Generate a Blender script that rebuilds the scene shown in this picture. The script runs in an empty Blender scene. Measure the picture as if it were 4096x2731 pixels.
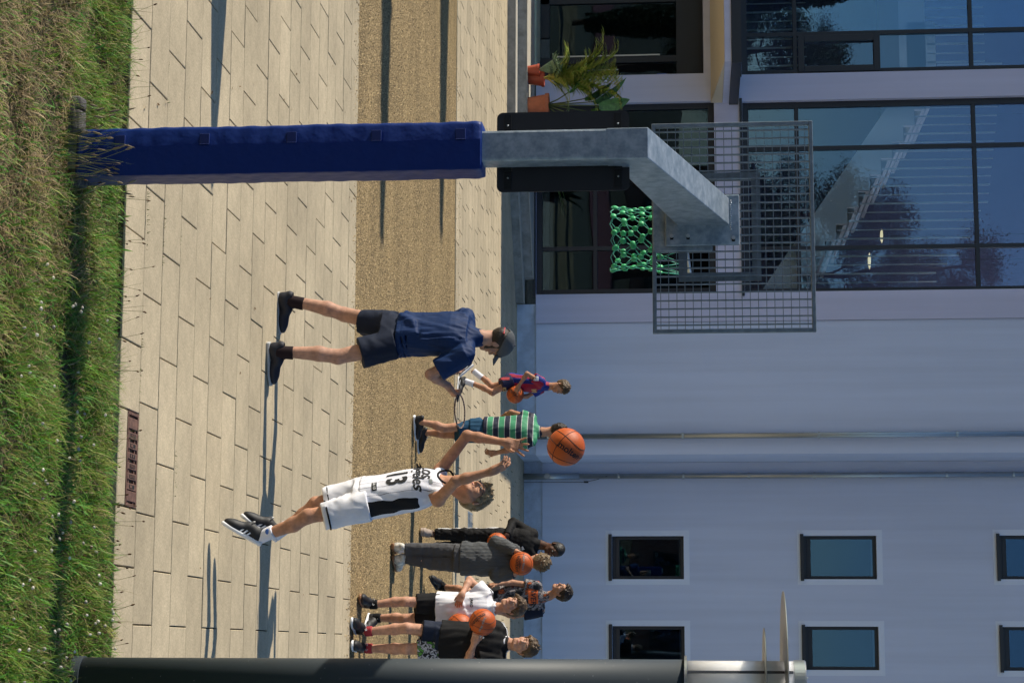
import bpy, bmesh, math, random
import numpy as np
from mathutils import Vector, Matrix
from mathutils.bvhtree import BVHTree

random.seed(7); rng = np.random.default_rng(7)
scene = bpy.context.scene
C = scene.collection
R = math.radians

# ------------------------------------------------------------------ camera
CAM_F, CAM_P, CAM_Y, CAM_R, CAM_H = 7963.77, .0891747, -.1540506, -.0105597, 2.9899
def cam_axes():
    f = np.array([math.sin(CAM_Y)*math.cos(CAM_P), math.cos(CAM_Y)*math.cos(CAM_P), -math.sin(CAM_P)])
    r = np.array([math.cos(CAM_Y), -math.sin(CAM_Y), 0]); u = np.cross(r, f)
    c, s = math.cos(CAM_R), math.sin(CAM_R)
    return r*c+u*s, -r*s+u*c, f
RT, UPV, FW = cam_axes()
cam_d = bpy.data.cameras.new('camera'); cam = bpy.data.objects.new('camera', cam_d); C.objects.link(cam)
cam_d.sensor_fit = 'HORIZONTAL'; cam_d.sensor_width = 36; cam_d.lens = CAM_F/4096*36
cam_d.clip_start = .1; cam_d.clip_end = 3000
# the photograph was taken upright and is stored on its side: the camera is rolled a quarter turn
ax = [UPV, -RT, -FW]
cam.matrix_world = Matrix(((ax[0][0], ax[1][0], ax[2][0], 0), (ax[0][1], ax[1][1], ax[2][1], 0),
                           (ax[0][2], ax[1][2], ax[2][2], CAM_H), (0, 0, 0, 1)))
scene.camera = cam

# ------------------------------------------------------------------ world, sun, exposure
SUN_EL, SUN_DIR = R(30), (-math.cos(R(3.1)), math.sin(R(3.1)))     # horizontal direction towards the sun
w = bpy.data.worlds.new('World'); scene.world = w; w.use_nodes = True
wn = w.node_tree.nodes; bg = wn['Background']
sky = wn.new('ShaderNodeTexSky'); sky.sky_type = 'NISHITA'; sky.sun_disc = False
sky.sun_elevation = SUN_EL; sky.sun_rotation = math.atan2(SUN_DIR[0], SUN_DIR[1])
sky.air_density = 1.0; sky.dust_density = .0; sky.ozone_density = 3.5
w.node_tree.links.new(sky.outputs[0], bg.inputs[0]); bg.inputs[1].default_value = .094
sd = bpy.data.lights.new('sun', 'SUN'); sd.energy = 5.0; sd.angle = R(.5); sd.color = (1, .915, .77)
so = bpy.data.objects.new('sun', sd); C.objects.link(so)
sv = Vector((SUN_DIR[0]*math.cos(SUN_EL), SUN_DIR[1]*math.cos(SUN_EL), math.sin(SUN_EL)))
so.rotation_euler = sv.to_track_quat('Z', 'Y').to_euler(); so.location = (-30, 10, 30)
scene.view_settings.view_transform = 'Standard'; scene.view_settings.look = 'None'
scene.view_settings.gamma = 1; scene.view_settings.exposure = 0.28; scene.view_settings.use_curve_mapping = False
cy = scene.cycles
cy.max_bounces = 5; cy.diffuse_bounces = 2; cy.glossy_bounces = 3; cy.transmission_bounces = 3; cy.transparent_max_bounces = 8
cy.caustics_reflective = False; cy.caustics_refractive = False; cy.use_adaptive_sampling = True; cy.adaptive_threshold = .03

# ------------------------------------------------------------------ helpers
def at(u, h, Y):
    "world point seen at u (across) and h (up) of the upright picture, at depth Y"
    d = FW + RT*(u-1365.5)/CAM_F + UPV*(h-2048)/CAM_F
    return np.array([0, 0, CAM_H]) + d*(Y/d[1])
def nrm(v): v = np.asarray(v, float); return v/np.linalg.norm(v)

def tag(o, label=None, cat=None, group=None, kind=None):
    if label: o['label'] = label
    if cat: o['category'] = cat
    if group: o['group'] = group
    if kind: o['kind'] = kind
    return o
def empty(name, loc, label=None, cat=None, group=None):
    o = bpy.data.objects.new(name, None); C.objects.link(o); o.location = [float(v) for v in loc]
    o.empty_display_size = .2
    return tag(o, label, cat, group)
def root_loc(o):
    v = Vector((0, 0, 0))
    while o is not None: v += o.location; o = o.parent
    return v
def link(name, me, mat, parent=None, loc=None, smooth=False):
    o = bpy.data.objects.new(name, me); C.objects.link(o)
    if mat and len(me.materials) == 0: me.materials.append(mat)
    if parent: o.parent = parent
    if loc is not None: o.location = [float(v) for v in loc]
    if smooth: me.polygons.foreach_set('use_smooth', [True]*len(me.polygons))
    return o
def mesh(name, verts, faces):
    me = bpy.data.meshes.new(name)
    me.from_pydata([tuple(map(float, v)) for v in verts], [], [tuple(int(i) for i in f) for f in faces]); me.update()
    return me
def npmesh(name, V, Fq):
    "fast mesh from arrays; Fq (n,3) or (n,4)"
    me = bpy.data.meshes.new(name); n = Fq.shape[1]
    me.vertices.add(len(V)); me.vertices.foreach_set('co', np.ascontiguousarray(V, np.float32).ravel())
    me.loops.add(Fq.size); me.loops.foreach_set('vertex_index', np.ascontiguousarray(Fq, np.int32).ravel())
    me.polygons.add(len(Fq)); me.polygons.foreach_set('loop_start', np.arange(0, Fq.size, n, dtype=np.int32))
    me.polygons.foreach_set('loop_total', np.full(len(Fq), n, np.int32))
    me.update(calc_edges=True); return me

class MB:
    "collects shapes given in world coordinates into one mesh"
    def __init__(s): s.v = []; s.f = []
    def add(s, vs, fs):
        b = len(s.v); s.v += [tuple(map(float, v)) for v in vs]; s.f += [tuple(b+i for i in f) for f in fs]; return s
    def box(s, x0, x1, y0, y1, z0, z1):
        return s.add([(x, y, z) for z in (z0, z1) for y in (y0, y1) for x in (x0, x1)],
                     [(0, 2, 3, 1), (4, 5, 7, 6), (0, 1, 5, 4), (2, 6, 7, 3), (0, 4, 6, 2), (1, 3, 7, 5)])
    def obox(s, c, A, half):
        c = np.asarray(c, float); A = [np.asarray(a, float) for a in A]
        return s.add([c+A[0]*half[0]*i+A[1]*half[1]*j+A[2]*half[2]*k for k in (-1, 1) for j in (-1, 1) for i in (-1, 1)],
                     [(0, 2, 3, 1), (4, 5, 7, 6), (0, 1, 5, 4), (2, 6, 7, 3), (0, 4, 6, 2), (1, 3, 7, 5)])
    def bar(s, a, b, wd, th, up=(0, 0, 1)):
        a = np.asarray(a, float); b = np.asarray(b, float); d = nrm(b-a); x = np.cross(d, up)
        if np.linalg.norm(x) < 1e-4: x = np.cross(d, (0, 1, 0))
        x = nrm(x); y = np.cross(x, d)
        return s.obox((a+b)/2, (x, d, y), (wd/2, np.linalg.norm(b-a)/2, th/2))
    def tube(s, pts, r, n=8, closed=False, cap=True):
        pts = [np.asarray(p, float) for p in pts]; m = len(pts)
        rr = r if hasattr(r, '__len__') else [r]*m
        b = len(s.v); prev = None
        for i, p in enumerate(pts):
            d = nrm((pts[(i+1) % m]-pts[i-1]) if closed else (pts[min(i+1, m-1)]-pts[max(i-1, 0)]))
            x = np.cross(d, (0, 0, 1)) if prev is None else prev-d*np.dot(prev, d)
            if np.linalg.norm(x) < 1e-3: x = np.cross(d, (1, 0, 0))
            x = nrm(x); prev = x; y = np.cross(d, x)
            for k in range(n):
                a = 2*math.pi*k/n; s.v.append(tuple(p+rr[i]*(x*math.cos(a)+y*math.sin(a))))
        for i in range(m if closed else m-1):
            j = (i+1) % m
            for k in range(n):
                s.f.append((b+i*n+k, b+i*n+(k+1) % n, b+j*n+(k+1) % n, b+j*n+k))
        if cap and not closed:
            s.f.append(tuple(b+k for k in range(n))[::-1]); s.f.append(tuple(b+(m-1)*n+k for k in range(n)))
        return s
    def lathe(s, prof, c, n=24):
        b = len(s.v); m = len(prof)
        for r, z in prof:
            for k in range(n):
                a = 2*math.pi*k/n; s.v.append((c[0]+r*math.cos(a), c[1]+r*math.sin(a), c[2]+z))
        for i in range(m-1):
            for k in range(n): s.f.append((b+i*n+k, b+i*n+(k+1) % n, b+(i+1)*n+(k+1) % n, b+(i+1)*n+k))
        s.f.append(tuple(b+k for k in range(n))[::-1]); s.f.append(tuple(b+(m-1)*n+k for k in range(n)))
        return s
    def prism(s, poly, fn, d0, d1):
        "poly: 2-D outline; fn(a,b,depth)->xyz"
        n = len(poly)
        return s.add([fn(a, b, d0) for a, b in poly]+[fn(a, b, d1) for a, b in poly],
                     [tuple(range(n)), tuple(range(2*n-1, n-1, -1))]+[(i, i+n, (i+1) % n+n, (i+1) % n) for i in range(n)])
    def ball(s, c, rad, n=10, m=7):
        c = np.asarray(c, float); rad = np.asarray(rad if hasattr(rad, '__len__') else [rad]*3, float); vs = []; fs = []
        for i in range(m+1):
            t = math.pi*i/m
            for k in range(n):
                a = 2*math.pi*k/n; vs.append(c+rad*np.array([math.sin(t)*math.cos(a), math.sin(t)*math.sin(a), math.cos(t)]))
        for i in range(m):
            for k in range(n): fs.append((i*n+k, (i+1)*n+k, (i+1)*n+(k+1) % n, i*n+(k+1) % n))
        return s.add(vs, fs)
    def build(s, name, mat, parent=None, smooth=False, bevel=0, root=None):
        o = root_loc(parent) if parent else Vector((0, 0, 0))
        me = mesh(name, [(v[0]-o.x, v[1]-o.y, v[2]-o.z) for v in s.v], s.f)
        bm = bmesh.new(); bm.from_mesh(me); bmesh.ops.recalc_face_normals(bm, faces=bm.faces); bm.to_mesh(me); bm.free()
        ob = link(name, me, mat, parent, smooth=smooth)
        if bevel:
            md = ob.modifiers.new('bevel', 'BEVEL'); md.width = bevel; md.segments = 2; md.limit_method = 'ANGLE'
        return ob

# ------------------------------------------------------------------ materials
MATS = {}
def M(name, col, rough=.6, metal=0., spec=.5, var=None, bump=None, sss=0., rnd=0., col2=None, extra=None, **kw):
    """principled material; var=(scale, amount, detail) colour noise towards col2 (or darker/lighter);
    bump=(scale, distance); rnd = per-object brightness spread"""
    if name in MATS: return MATS[name]
    m = bpy.data.materials.new(name); m.use_nodes = True; nt = m.node_tree; N = nt.nodes; L = nt.links
    p = N['Principled BSDF']; p.inputs['Roughness'].default_value = rough; p.inputs['Metallic'].default_value = metal
    p.inputs['Specular IOR Level'].default_value = spec
    p.inputs['Base Color'].default_value = (*col, 1)
    tc = N.new('ShaderNodeTexCoord'); out = None
    if var:
        nz = N.new('ShaderNodeTexNoise'); nz.inputs['Scale'].default_value = var[0]; nz.inputs['Detail'].default_value = var[2] if len(var) > 2 else 4
        nz.inputs['Roughness'].default_value = .65
        L.new(tc.outputs['Object'], nz.inputs['Vector'])
        rp = N.new('ShaderNodeValToRGB'); rp.color_ramp.elements[0].position = .5-.5*min(.5, .22); rp.color_ramp.elements[1].position = .61
        c0 = [max(0, c*(1-var[1])) for c in col]; c1 = list(col2) if col2 else [min(1, c*(1+var[1])) for c in col]
        if col2: c0 = col
        rp.color_ramp.elements[0].color = (*c0, 1); rp.color_ramp.elements[1].color = (*c1, 1)
        L.new(nz.outputs['Fac'], rp.inputs['Fac']); out = rp.outputs['Color']
    if rnd:
        oi = N.new('ShaderNodeObjectInfo'); mr = N.new('ShaderNodeMapRange'); mr.inputs['To Min'].default_value = 1-rnd; mr.inputs['To Max'].default_value = 1+rnd
        L.new(oi.outputs['Random'], mr.inputs['Value'])
        mx = N.new('ShaderNodeMix'); mx.data_type = 'RGBA'; mx.blend_type = 'MULTIPLY'; mx.inputs['Factor'].default_value = 1
        if out: L.new(out, mx.inputs['A'])
        else: mx.inputs['A'].default_value = (*col, 1)
        L.new(mr.outputs['Result'], mx.inputs['B']); out = mx.outputs['Result']
    if out: L.new(out, p.inputs['Base Color'])
    if bump:
        nb = N.new('ShaderNodeTexNoise'); nb.inputs['Scale'].default_value = bump[0]; nb.inputs['Detail'].default_value = 3
        if len(bump) > 2:
            mp = N.new('ShaderNodeMapping'); mp.inputs['Scale'].default_value = bump[2]
            L.new(tc.outputs['Object'], mp.inputs['Vector']); L.new(mp.outputs['Vector'], nb.inputs['Vector'])
        else: L.new(tc.outputs['Object'], nb.inputs['Vector'])
        bp = N.new('ShaderNodeBump'); bp.inputs['Distance'].default_value = bump[1]; bp.inputs['Strength'].default_value = .8
        L.new(nb.outputs['Fac'], bp.inputs['Height']); L.new(bp.outputs['Normal'], p.inputs['Normal'])
    if sss:
        p.inputs['Subsurface Weight'].default_value = sss; p.inputs['Subsurface Radius'].default_value = (.012, .005, .003); p.inputs['Subsurface Scale'].default_value = 1
    for k, v in kw.items(): p.inputs[k.replace('_', ' ')].default_value = v
    MATS[name] = m
    return m
def nodes_of(m): return m.node_tree.nodes, m.node_tree.links, m.node_tree.nodes['Principled BSDF']

def M_ramp_noise(name, stops, scale, rough=.8, bump=None, detail=5, vor=None, stretch=None, spec=.3):
    "colour from layered noise through several stops, optional fine voronoi speckle"
    if name in MATS: return MATS[name]
    m = M(name, stops[0][1], rough, spec=spec, bump=bump); N, L, p = nodes_of(m)
    tc = N.new('ShaderNodeTexCoord'); nz = N.new('ShaderNodeTexNoise'); nz.inputs['Scale'].default_value = scale; nz.inputs['Detail'].default_value = detail; nz.inputs['Roughness'].default_value = .7
    src = tc.outputs['Object']
    if stretch:
        mp = N.new('ShaderNodeMapping'); mp.inputs['Scale'].default_value = stretch; L.new(src, mp.inputs['Vector']); src = mp.outputs['Vector']
    L.new(src, nz.inputs['Vector'])
    rp = N.new('ShaderNodeValToRGB'); e = rp.color_ramp.elements
    while len(e) < len(stops): e.new(.5)
    for el, (pos, c) in zip(e, stops): el.position = pos; el.color = (*c, 1)
    L.new(nz.outputs['Fac'], rp.inputs['Fac']); out = rp.outputs['Color']
    if vor:
        vo = N.new('ShaderNodeTexVoronoi'); vo.inputs['Scale'].default_value = vor[0]; L.new(tc.outputs['Object'], vo.inputs['Vector'])
        sp = N.new('ShaderNodeSeparateColor'); L.new(vo.outputs['Color'], sp.inputs[0])
        mr = N.new('ShaderNodeMapRange'); mr.inputs['To Min'].default_value = 1-vor[1]; mr.inputs['To Max'].default_value = 1+vor[1]; L.new(sp.outputs[0], mr.inputs['Value'])
        mx = N.new('ShaderNodeMix'); mx.data_type = 'RGBA'; mx.blend_type = 'MULTIPLY'; mx.inputs['Factor'].default_value = 1
        L.new(out, mx.inputs['A']); L.new(mr.outputs['Result'], mx.inputs['B']); out = mx.outputs['Result']
    L.new(out, p.inputs['Base Color']); return m

def M_glass(name, tint=(.75, .85, .88), refl=.42, gl=(.42, .68, 1)):
    "window glass: part mirror, part see-through"
    if name in MATS: return MATS[name]
    m = bpy.data.materials.new(name); m.use_nodes = True; N = m.node_tree.nodes; L = m.node_tree.links
    N.remove(N['Principled BSDF']); out = N['Material Output']
    g = N.new('ShaderNodeBsdfGlossy'); g.inputs['Roughness'].default_value = .0; g.inputs['Color'].default_value = (*gl, 1)
    t = N.new('ShaderNodeBsdfTransparent'); t.inputs['Color'].default_value = (*tint, 1)
    lw = N.new('ShaderNodeFresnel'); lw.inputs['IOR'].default_value = 1.5
    ad = N.new('ShaderNodeMath'); ad.operation = 'ADD'; ad.use_clamp = True; ad.inputs[1].default_value = refl
    L.new(lw.outputs[0], ad.inputs[0])
    # slightly uneven panes: reflections wobble as in real glazing
    nz = N.new('ShaderNodeTexNoise'); nz.inputs['Scale'].default_value = .9; nz.inputs['Detail'].default_value = 1
    tc = N.new('ShaderNodeTexCoord'); L.new(tc.outputs['Object'], nz.inputs['Vector'])
    bp = N.new('ShaderNodeBump'); bp.inputs['Distance'].default_value = .006; bp.inputs['Strength'].default_value = .5
    L.new(nz.outputs['Fac'], bp.inputs['Height']); L.new(bp.outputs['Normal'], g.inputs['Normal'])
    mx = N.new('ShaderNodeMixShader'); L.new(ad.outputs[0], mx.inputs[0]); L.new(t.outputs[0], mx.inputs[1]); L.new(g.outputs[0], mx.inputs[2])
    L.new(mx.outputs[0], out.inputs['Surface']); MATS[name] = m; return m

# ------------------------------------------------------------------ implicit surfaces for bodies and cloth
class Field:
    def __init__(s, lo, hi, h):
        s.h = h; s.lo = np.asarray(lo, float)-2*h; n = np.ceil((np.asarray(hi, float)+2*h-s.lo)/h).astype(int)+1
        s.n = n; s.d = np.full(n, .5, np.float32)
        s.ax = [(s.lo[i]+h*np.arange(n[i])).astype(np.float32) for i in range(3)]
    def _sl(s, lo, hi):
        a = np.clip(np.floor((np.asarray(lo)-s.lo)/s.h).astype(int), 0, s.n); b = np.clip(np.ceil((np.asarray(hi)-s.lo)/s.h).astype(int)+1, 0, s.n)
        sl = tuple(slice(a[i], b[i]) for i in range(3))
        X = s.ax[0][sl[0]][:, None, None]; Y = s.ax[1][sl[1]][None, :, None]; Z = s.ax[2][sl[2]][None, None, :]
        return sl, X, Y, Z
    def _mix(s, sl, d, k, op):
        a = s.d[sl]
        if a.size == 0: return
        if op == 'u':
            hh = np.clip(.5+.5*(a-d)/k, 0, 1); s.d[sl] = a+(d-a)*hh-k*hh*(1-hh)
        elif op == 's':
            d = -d; hh = np.clip(.5-.5*(a-d)/k, 0, 1); s.d[sl] = a+(d-a)*hh+k*hh*(1-hh)
    def cone(s, a, b, ra, rb, k=.02, op='u'):
        a = np.asarray(a, float); b = np.asarray(b, float); r = max(ra, rb)+k+2*s.h
        sl, X, Y, Z = s._sl(np.minimum(a, b)-r, np.maximum(a, b)+r)
        ba = b-a; L2 = max(ba@ba, 1e-9); px, py, pz = X-a[0], Y-a[1], Z-a[2]
        t = np.clip((px*ba[0]+py*ba[1]+pz*ba[2])/L2, 0, 1)
        d = np.sqrt((px-t*ba[0])**2+(py-t*ba[1])**2+(pz-t*ba[2])**2)-(ra+(rb-ra)*t)
        s._mix(sl, d, k, op); return s
    def chain(s, pts, rs, k=.02):
        for i in range(len(pts)-1): s.cone(pts[i], pts[i+1], rs[i], rs[i+1], k)
        return s
    def ell(s, c, A, rad, k=.02, op='u'):
        "ellipsoid with axes A (3 unit vectors) and radii rad"
        c = np.asarray(c, float); A = np.asarray(A, float); rad = np.asarray(rad, float)
        ext = np.sqrt(((A*rad[:, None])**2).sum(0))+k+2*s.h
        sl, X, Y, Z = s._sl(c-ext, c+ext); px, py, pz = X-c[0], Y-c[1], Z-c[2]
        q0 = sum(((px*A[i, 0]+py*A[i, 1]+pz*A[i, 2])/rad[i])**2 for i in range(3)); q1 = sum(((px*A[i, 0]+py*A[i, 1]+pz*A[i, 2])/rad[i]**2)**2 for i in range(3))
        k0 = np.sqrt(q0); k1 = np.sqrt(q1)+1e-9
        s._mix(sl, k0*(k0-1)/k1, k, op); return s
    def rbox(s, c, A, half, rd, k=.01, op='u'):
        c = np.asarray(c, float); A = np.asarray(A, float); half = np.asarray(half, float)
        ext = (np.abs(A)*(half+rd)[:, None]).sum(0)+k+2*s.h
        sl, X, Y, Z = s._sl(c-ext, c+ext); px, py, pz = X-c[0], Y-c[1], Z-c[2]
        q = [np.abs(px*A[i, 0]+py*A[i, 1]+pz*A[i, 2])-half[i] for i in range(3)]
        d = np.sqrt(sum(np.maximum(v, 0)**2 for v in q))+np.minimum(np.maximum(np.maximum(q[0], q[1]), q[2]), 0)-rd
        s._mix(sl, d, k, op); return s
    def loft(s, st, k=.015, n=2.3, op='u', sub=3):
        "st: list of (centre, side, front, halfwidth, halfdepth); flat-ended tube of smoothly changing oval section"
        R_ = np.array([np.concatenate([np.asarray(c, float), np.asarray(x, float), np.asarray(y, float), [w_, d_]]) for c, x, y, w_, d_ in st])
        if len(R_) > 2 and sub > 1:
            Q_ = np.vstack([2*R_[0]-R_[1], R_, 2*R_[-1]-R_[-2]]); out = []
            for i in range(1, len(Q_)-2):
                for j in range(sub):
                    t = j/sub; a0, a1, a2, a3 = Q_[i-1:i+3]; out.append(.5*((2*a1)+(a2-a0)*t+(2*a0-5*a1+4*a2-a3)*t*t+(3*a1-a0-3*a2+a3)*t**3))
            R_ = np.vstack(out+[Q_[-2]])
        r = R_[:, 9:].max()*1.08+k+2*s.h; sl, X, Y, Z = s._sl(R_[:, :3].min(0)-r, R_[:, :3].max(0)+r); m = len(R_); best = np.full((sl[0].stop-sl[0].start, sl[1].stop-sl[1].start, sl[2].stop-sl[2].start), .5, np.float32)
        for i in range(m-1):
            a, b = R_[i], R_[i+1]; rr = max(a[9], a[10], b[9], b[10])*1.08+k+2*s.h; q, X, Y, Z = s._sl(np.minimum(a[:3], b[:3])-rr, np.maximum(a[:3], b[:3])+rr)
            ql = tuple(slice(q[j].start-sl[j].start, q[j].stop-sl[j].start) for j in range(3)); ba = b[:3]-a[:3]; L = math.sqrt(ba@ba); px, py, pz = X-a[0], Y-a[1], Z-a[2]
            tr = (px*ba[0]+py*ba[1]+pz*ba[2])/L; t = np.clip(tr/L, 0, 1).astype(np.float32); qx, qy, qz = px-t*ba[0], py-t*ba[1], pz-t*ba[2]; v = [a[j]+(b[j]-a[j])*t for j in range(3, 11)]
            cx = np.abs(qx*v[0]+qy*v[1]+qz*v[2])/v[6]; cy = np.abs(qx*v[3]+qy*v[4]+qz*v[5])/v[7]
            dr = ((cx**n+cy**n)**(1/n)-1)*np.minimum(v[6], v[7]); over = np.maximum(np.maximum(-tr, tr-L), 0)
            d = np.where(over > 0, np.sqrt(np.maximum(dr, 0)**2+over**2), dr).astype(np.float32); np.minimum(best[ql], d, out=best[ql])
        s._mix(sl, best, max(k, .002), op); return s
    def plane(s, p, nv, k=.006):
        "cut away the side that nv points to"
        p = np.asarray(p, float); nv = nrm(nv); X = s.ax[0][:, None, None]; Y = s.ax[1][None, :, None]; Z = s.ax[2][None, None, :]
        d = (X-p[0])*nv[0]+(Y-p[1])*nv[1]+(Z-p[2])*nv[2]; a = s.d
        hh = np.clip(.5-.5*(a-d)/k, 0, 1); s.d = (a+(d-a)*hh+k*hh*(1-hh)).astype(np.float32); return s
    def folds(s, seed, amp, freq=14., stretch=(1, 1, .35)):
        "cloth creases: warped waves added near the surface"
        r = np.random.default_rng(seed); idx = np.nonzero(np.abs(s.d) < .035)
        P = np.stack([s.ax[i][idx[i]] for i in range(3)], 1)*np.asarray(stretch); n = 0
        for o in range(6):
            f = freq*(3.4 if freq < 20 else 1)*(1.0+.45*o); k1 = nrm(r.normal(size=3))*f; k2 = nrm(r.normal(size=3))*f*.6
            n = n+np.sin(P@k1+r.uniform(0, 6)+1.7*np.sin(P@k2+r.uniform(0, 6)))/(1+.35*o)
        s.d[idx] += (amp*n/2.2).astype(np.float32); return s
    def surface(s, smooth=1):
        f = s.d; ins = f < 0
        c = [(0, 0, 0), (1, 0, 0), (0, 1, 0), (1, 1, 0), (0, 0, 1), (1, 0, 1), (0, 1, 1), (1, 1, 1)]
        def sh(a, o): return a[o[0]:a.shape[0]-1+o[0], o[1]:a.shape[1]-1+o[1], o[2]:a.shape[2]-1+o[2]]
        an = sh(ins, c[0]).copy(); al = an.copy()
        for o in c[1:]: an |= sh(ins, o); al &= sh(ins, o)
        I = np.nonzero(an & ~al); N = len(I[0])
        vals = np.stack([f[I[0]+o[0], I[1]+o[1], I[2]+o[2]] for o in c], 1)
        acc = np.zeros((N, 3)); cnt = np.zeros(N)
        ca = np.array(c, float)
        for i in range(8):
            for j in range(i+1, 8):
                if np.abs(ca[i]-ca[j]).sum() != 1: continue
                m = (vals[:, i] < 0) != (vals[:, j] < 0); t = np.where(m, vals[:, i]/(vals[:, i]-vals[:, j]+1e-12), 0)
                acc += np.where(m[:, None], ca[i]+t[:, None]*(ca[j]-ca[i]), 0); cnt += m
        V = s.lo+s.h*(np.stack(I, 1)+acc/cnt[:, None])
        idm = np.full(an.shape, -1, np.int32); idm[I] = np.arange(N)
        Q = []
        for a in range(3):
            b, e = (a+1) % 3, (a+2) % 3
            s0 = [slice(None)]*3; s1 = [slice(None)]*3; s0[a] = slice(0, -1); s1[a] = slice(1, None)
            A = ins[tuple(s0)]; B = ins[tuple(s1)]; E = np.nonzero(A != B)
            E = np.stack(E, 1); ok = (E[:, b] > 0) & (E[:, e] > 0) & (E[:, b] < an.shape[b]) & (E[:, e] < an.shape[e]); E = E[ok]
            fl = A[tuple(E.T)]
            def g(db, de):
                q = E.copy(); q[:, b] += db; q[:, e] += de; return idm[tuple(q.T)]
            q = np.stack([g(-1, -1), g(0, -1), g(0, 0), g(-1, 0)], 1); q[~fl] = q[~fl][:, ::-1]; Q.append(q)
        Q = np.concatenate(Q); Q = Q[(Q >= 0).all(1)]
        for _ in range(smooth):
            acc = np.zeros_like(V); cn = np.zeros(N)
            for i in range(4):
                sv_ = V[Q[:, (i+1) % 4]]+V[Q[:, i-1]]; cn += 2*np.bincount(Q[:, i], minlength=N)
                for j in range(3): acc[:, j] += np.bincount(Q[:, i], sv_[:, j], minlength=N)
            m = cn > 0; V[m] += .5*(acc[m]/cn[m][:, None]-V[m])
        return V, Q
    def build(s, name, mat, parent, smooth=1):
        V, Q = s.surface(smooth); o = root_loc(parent); V = V-np.array(o)
        me = npmesh(name, V, Q); ob = link(name, me, mat, parent, smooth=True); return ob
# ------------------------------------------------------------------ ground, pavement, gravel
Y0, ROW, SL = 10.168, .3807, .6          # near edge of the pavement, row depth, slab length
X_J = -3.126                              # a cross joint of the odd rows
m_slab = M('paving_concrete', (.52, .432, .29), .85, spec=.25, var=(9, .07), bump=(420, .0012), rnd=.075)
N, L, p = nodes_of(m_slab)                # exposed fine aggregate: pale and dark grains
tc = N.new('ShaderNodeTexCoord'); vo = N.new('ShaderNodeTexNoise'); vo.inputs['Scale'].default_value = 75; vo.inputs['Detail'].default_value = 5; vo.inputs['Roughness'].default_value = .8; L.new(tc.outputs['Object'], vo.inputs['Vector'])
mr = N.new('ShaderNodeMapRange'); mr.inputs['From Min'].default_value = .3; mr.inputs['From Max'].default_value = .7; mr.inputs['To Min'].default_value = .72; mr.inputs['To Max'].default_value = 1.25; L.new(vo.outputs['Fac'], mr.inputs['Value'])
mx = N.new('ShaderNodeMix'); mx.data_type = 'RGBA'; mx.blend_type = 'MULTIPLY'; mx.inputs['Factor'].default_value = 1
L.new(p.inputs['Base Color'].links[0].from_socket, mx.inputs['A']); L.new(mr.outputs['Result'], mx.inputs['B'])
# broad weather stains that run on from slab to slab
st = N.new('ShaderNodeTexNoise'); st.inputs['Scale'].default_value = 1.1; st.inputs['Detail'].default_value = 6; ge = N.new('ShaderNodeNewGeometry'); L.new(ge.outputs['Position'], st.inputs['Vector'])
mr2 = N.new('ShaderNodeMapRange'); mr2.inputs['From Min'].default_value = .35; mr2.inputs['From Max'].default_value = .65; mr2.inputs['To Min'].default_value = .86; mr2.inputs['To Max'].default_value = 1.07; L.new(st.outputs['Fac'], mr2.inputs['Value'])
mx2 = N.new('ShaderNodeMix'); mx2.data_type = 'RGBA'; mx2.blend_type = 'MULTIPLY'; mx2.inputs['Factor'].default_value = 1
L.new(mx.outputs['Result'], mx2.inputs['A']); L.new(mr2.outputs['Result'], mx2.inputs['B']); L.new(mx2.outputs['Result'], p.inputs['Base Color'])
m_joint = M_ramp_noise('joint_sand', [(.3, (.05, .045, .03)), (.5, (.13, .115, .075)), (.68, (.15, .16, .07))], 14, .95, bump=(120, .004))
m_soil = M_ramp_noise('soil', [(.3, (.04, .035, .02)), (.5, (.09, .075, .04)), (.7, (.15, .12, .07))], 6, .95, bump=(60, .02))
m_gravel = M_ramp_noise('grit', [(.28, (.12, .085, .04)), (.45, (.27, .19, .085)), (.58, (.36, .26, .125)), (.74, (.5, .385, .22))], 38, .9, bump=(75, .02), detail=8, vor=(85, .35))
N, L, p = nodes_of(m_gravel)             # broad damp and worn patches, stretched along the strip
tc = N.new('ShaderNodeTexCoord'); mp = N.new('ShaderNodeMapping'); mp.inputs['Scale'].default_value = (.5, 1.6, 1); L.new(tc.outputs['Object'], mp.inputs['Vector'])
st = N.new('ShaderNodeTexNoise'); st.inputs['Scale'].default_value = 1.3; st.inputs['Detail'].default_value = 5; L.new(mp.outputs['Vector'], st.inputs['Vector'])
mr = N.new('ShaderNodeMapRange'); mr.inputs['From Min'].default_value = .35; mr.inputs['From Max'].default_value = .65; mr.inputs['To Min'].default_value = .82; mr.inputs['To Max'].default_value = 1.25; L.new(st.outputs['Fac'], mr.inputs['Value'])
mx = N.new('ShaderNodeMix'); mx.data_type = 'RGBA'; mx.blend_type = 'MULTIPLY'; mx.inputs['Factor'].default_value = 1
L.new(p.inputs['Base Color'].links[0].from_socket, mx.inputs['A']); L.new(mr.outputs['Result'], mx.inputs['B']); L.new(mx.outputs['Result'], p.inputs['Base Color'])

tag(MB().box(-600, 600, -600, 600, -.5, -.12).build('ground', m_soil), kind='structure')
YG0, YG1 = Y0+19*ROW, 24.98
tag(MB().box(-60, 30, YG0+.003, YG1, -.1, -.012).build('gravel_strip', m_gravel), kind='structure')
pav = tag(MB().box(-60, 30, Y0+.004, YG0-.002, -.1, -.012).build('pavement', m_joint), kind='structure')
pav2 = tag(MB().box(-60, 30, YG1+.004, 36.2, -.1, -.012).build('far_pavement', m_joint), kind='structure')

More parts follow.
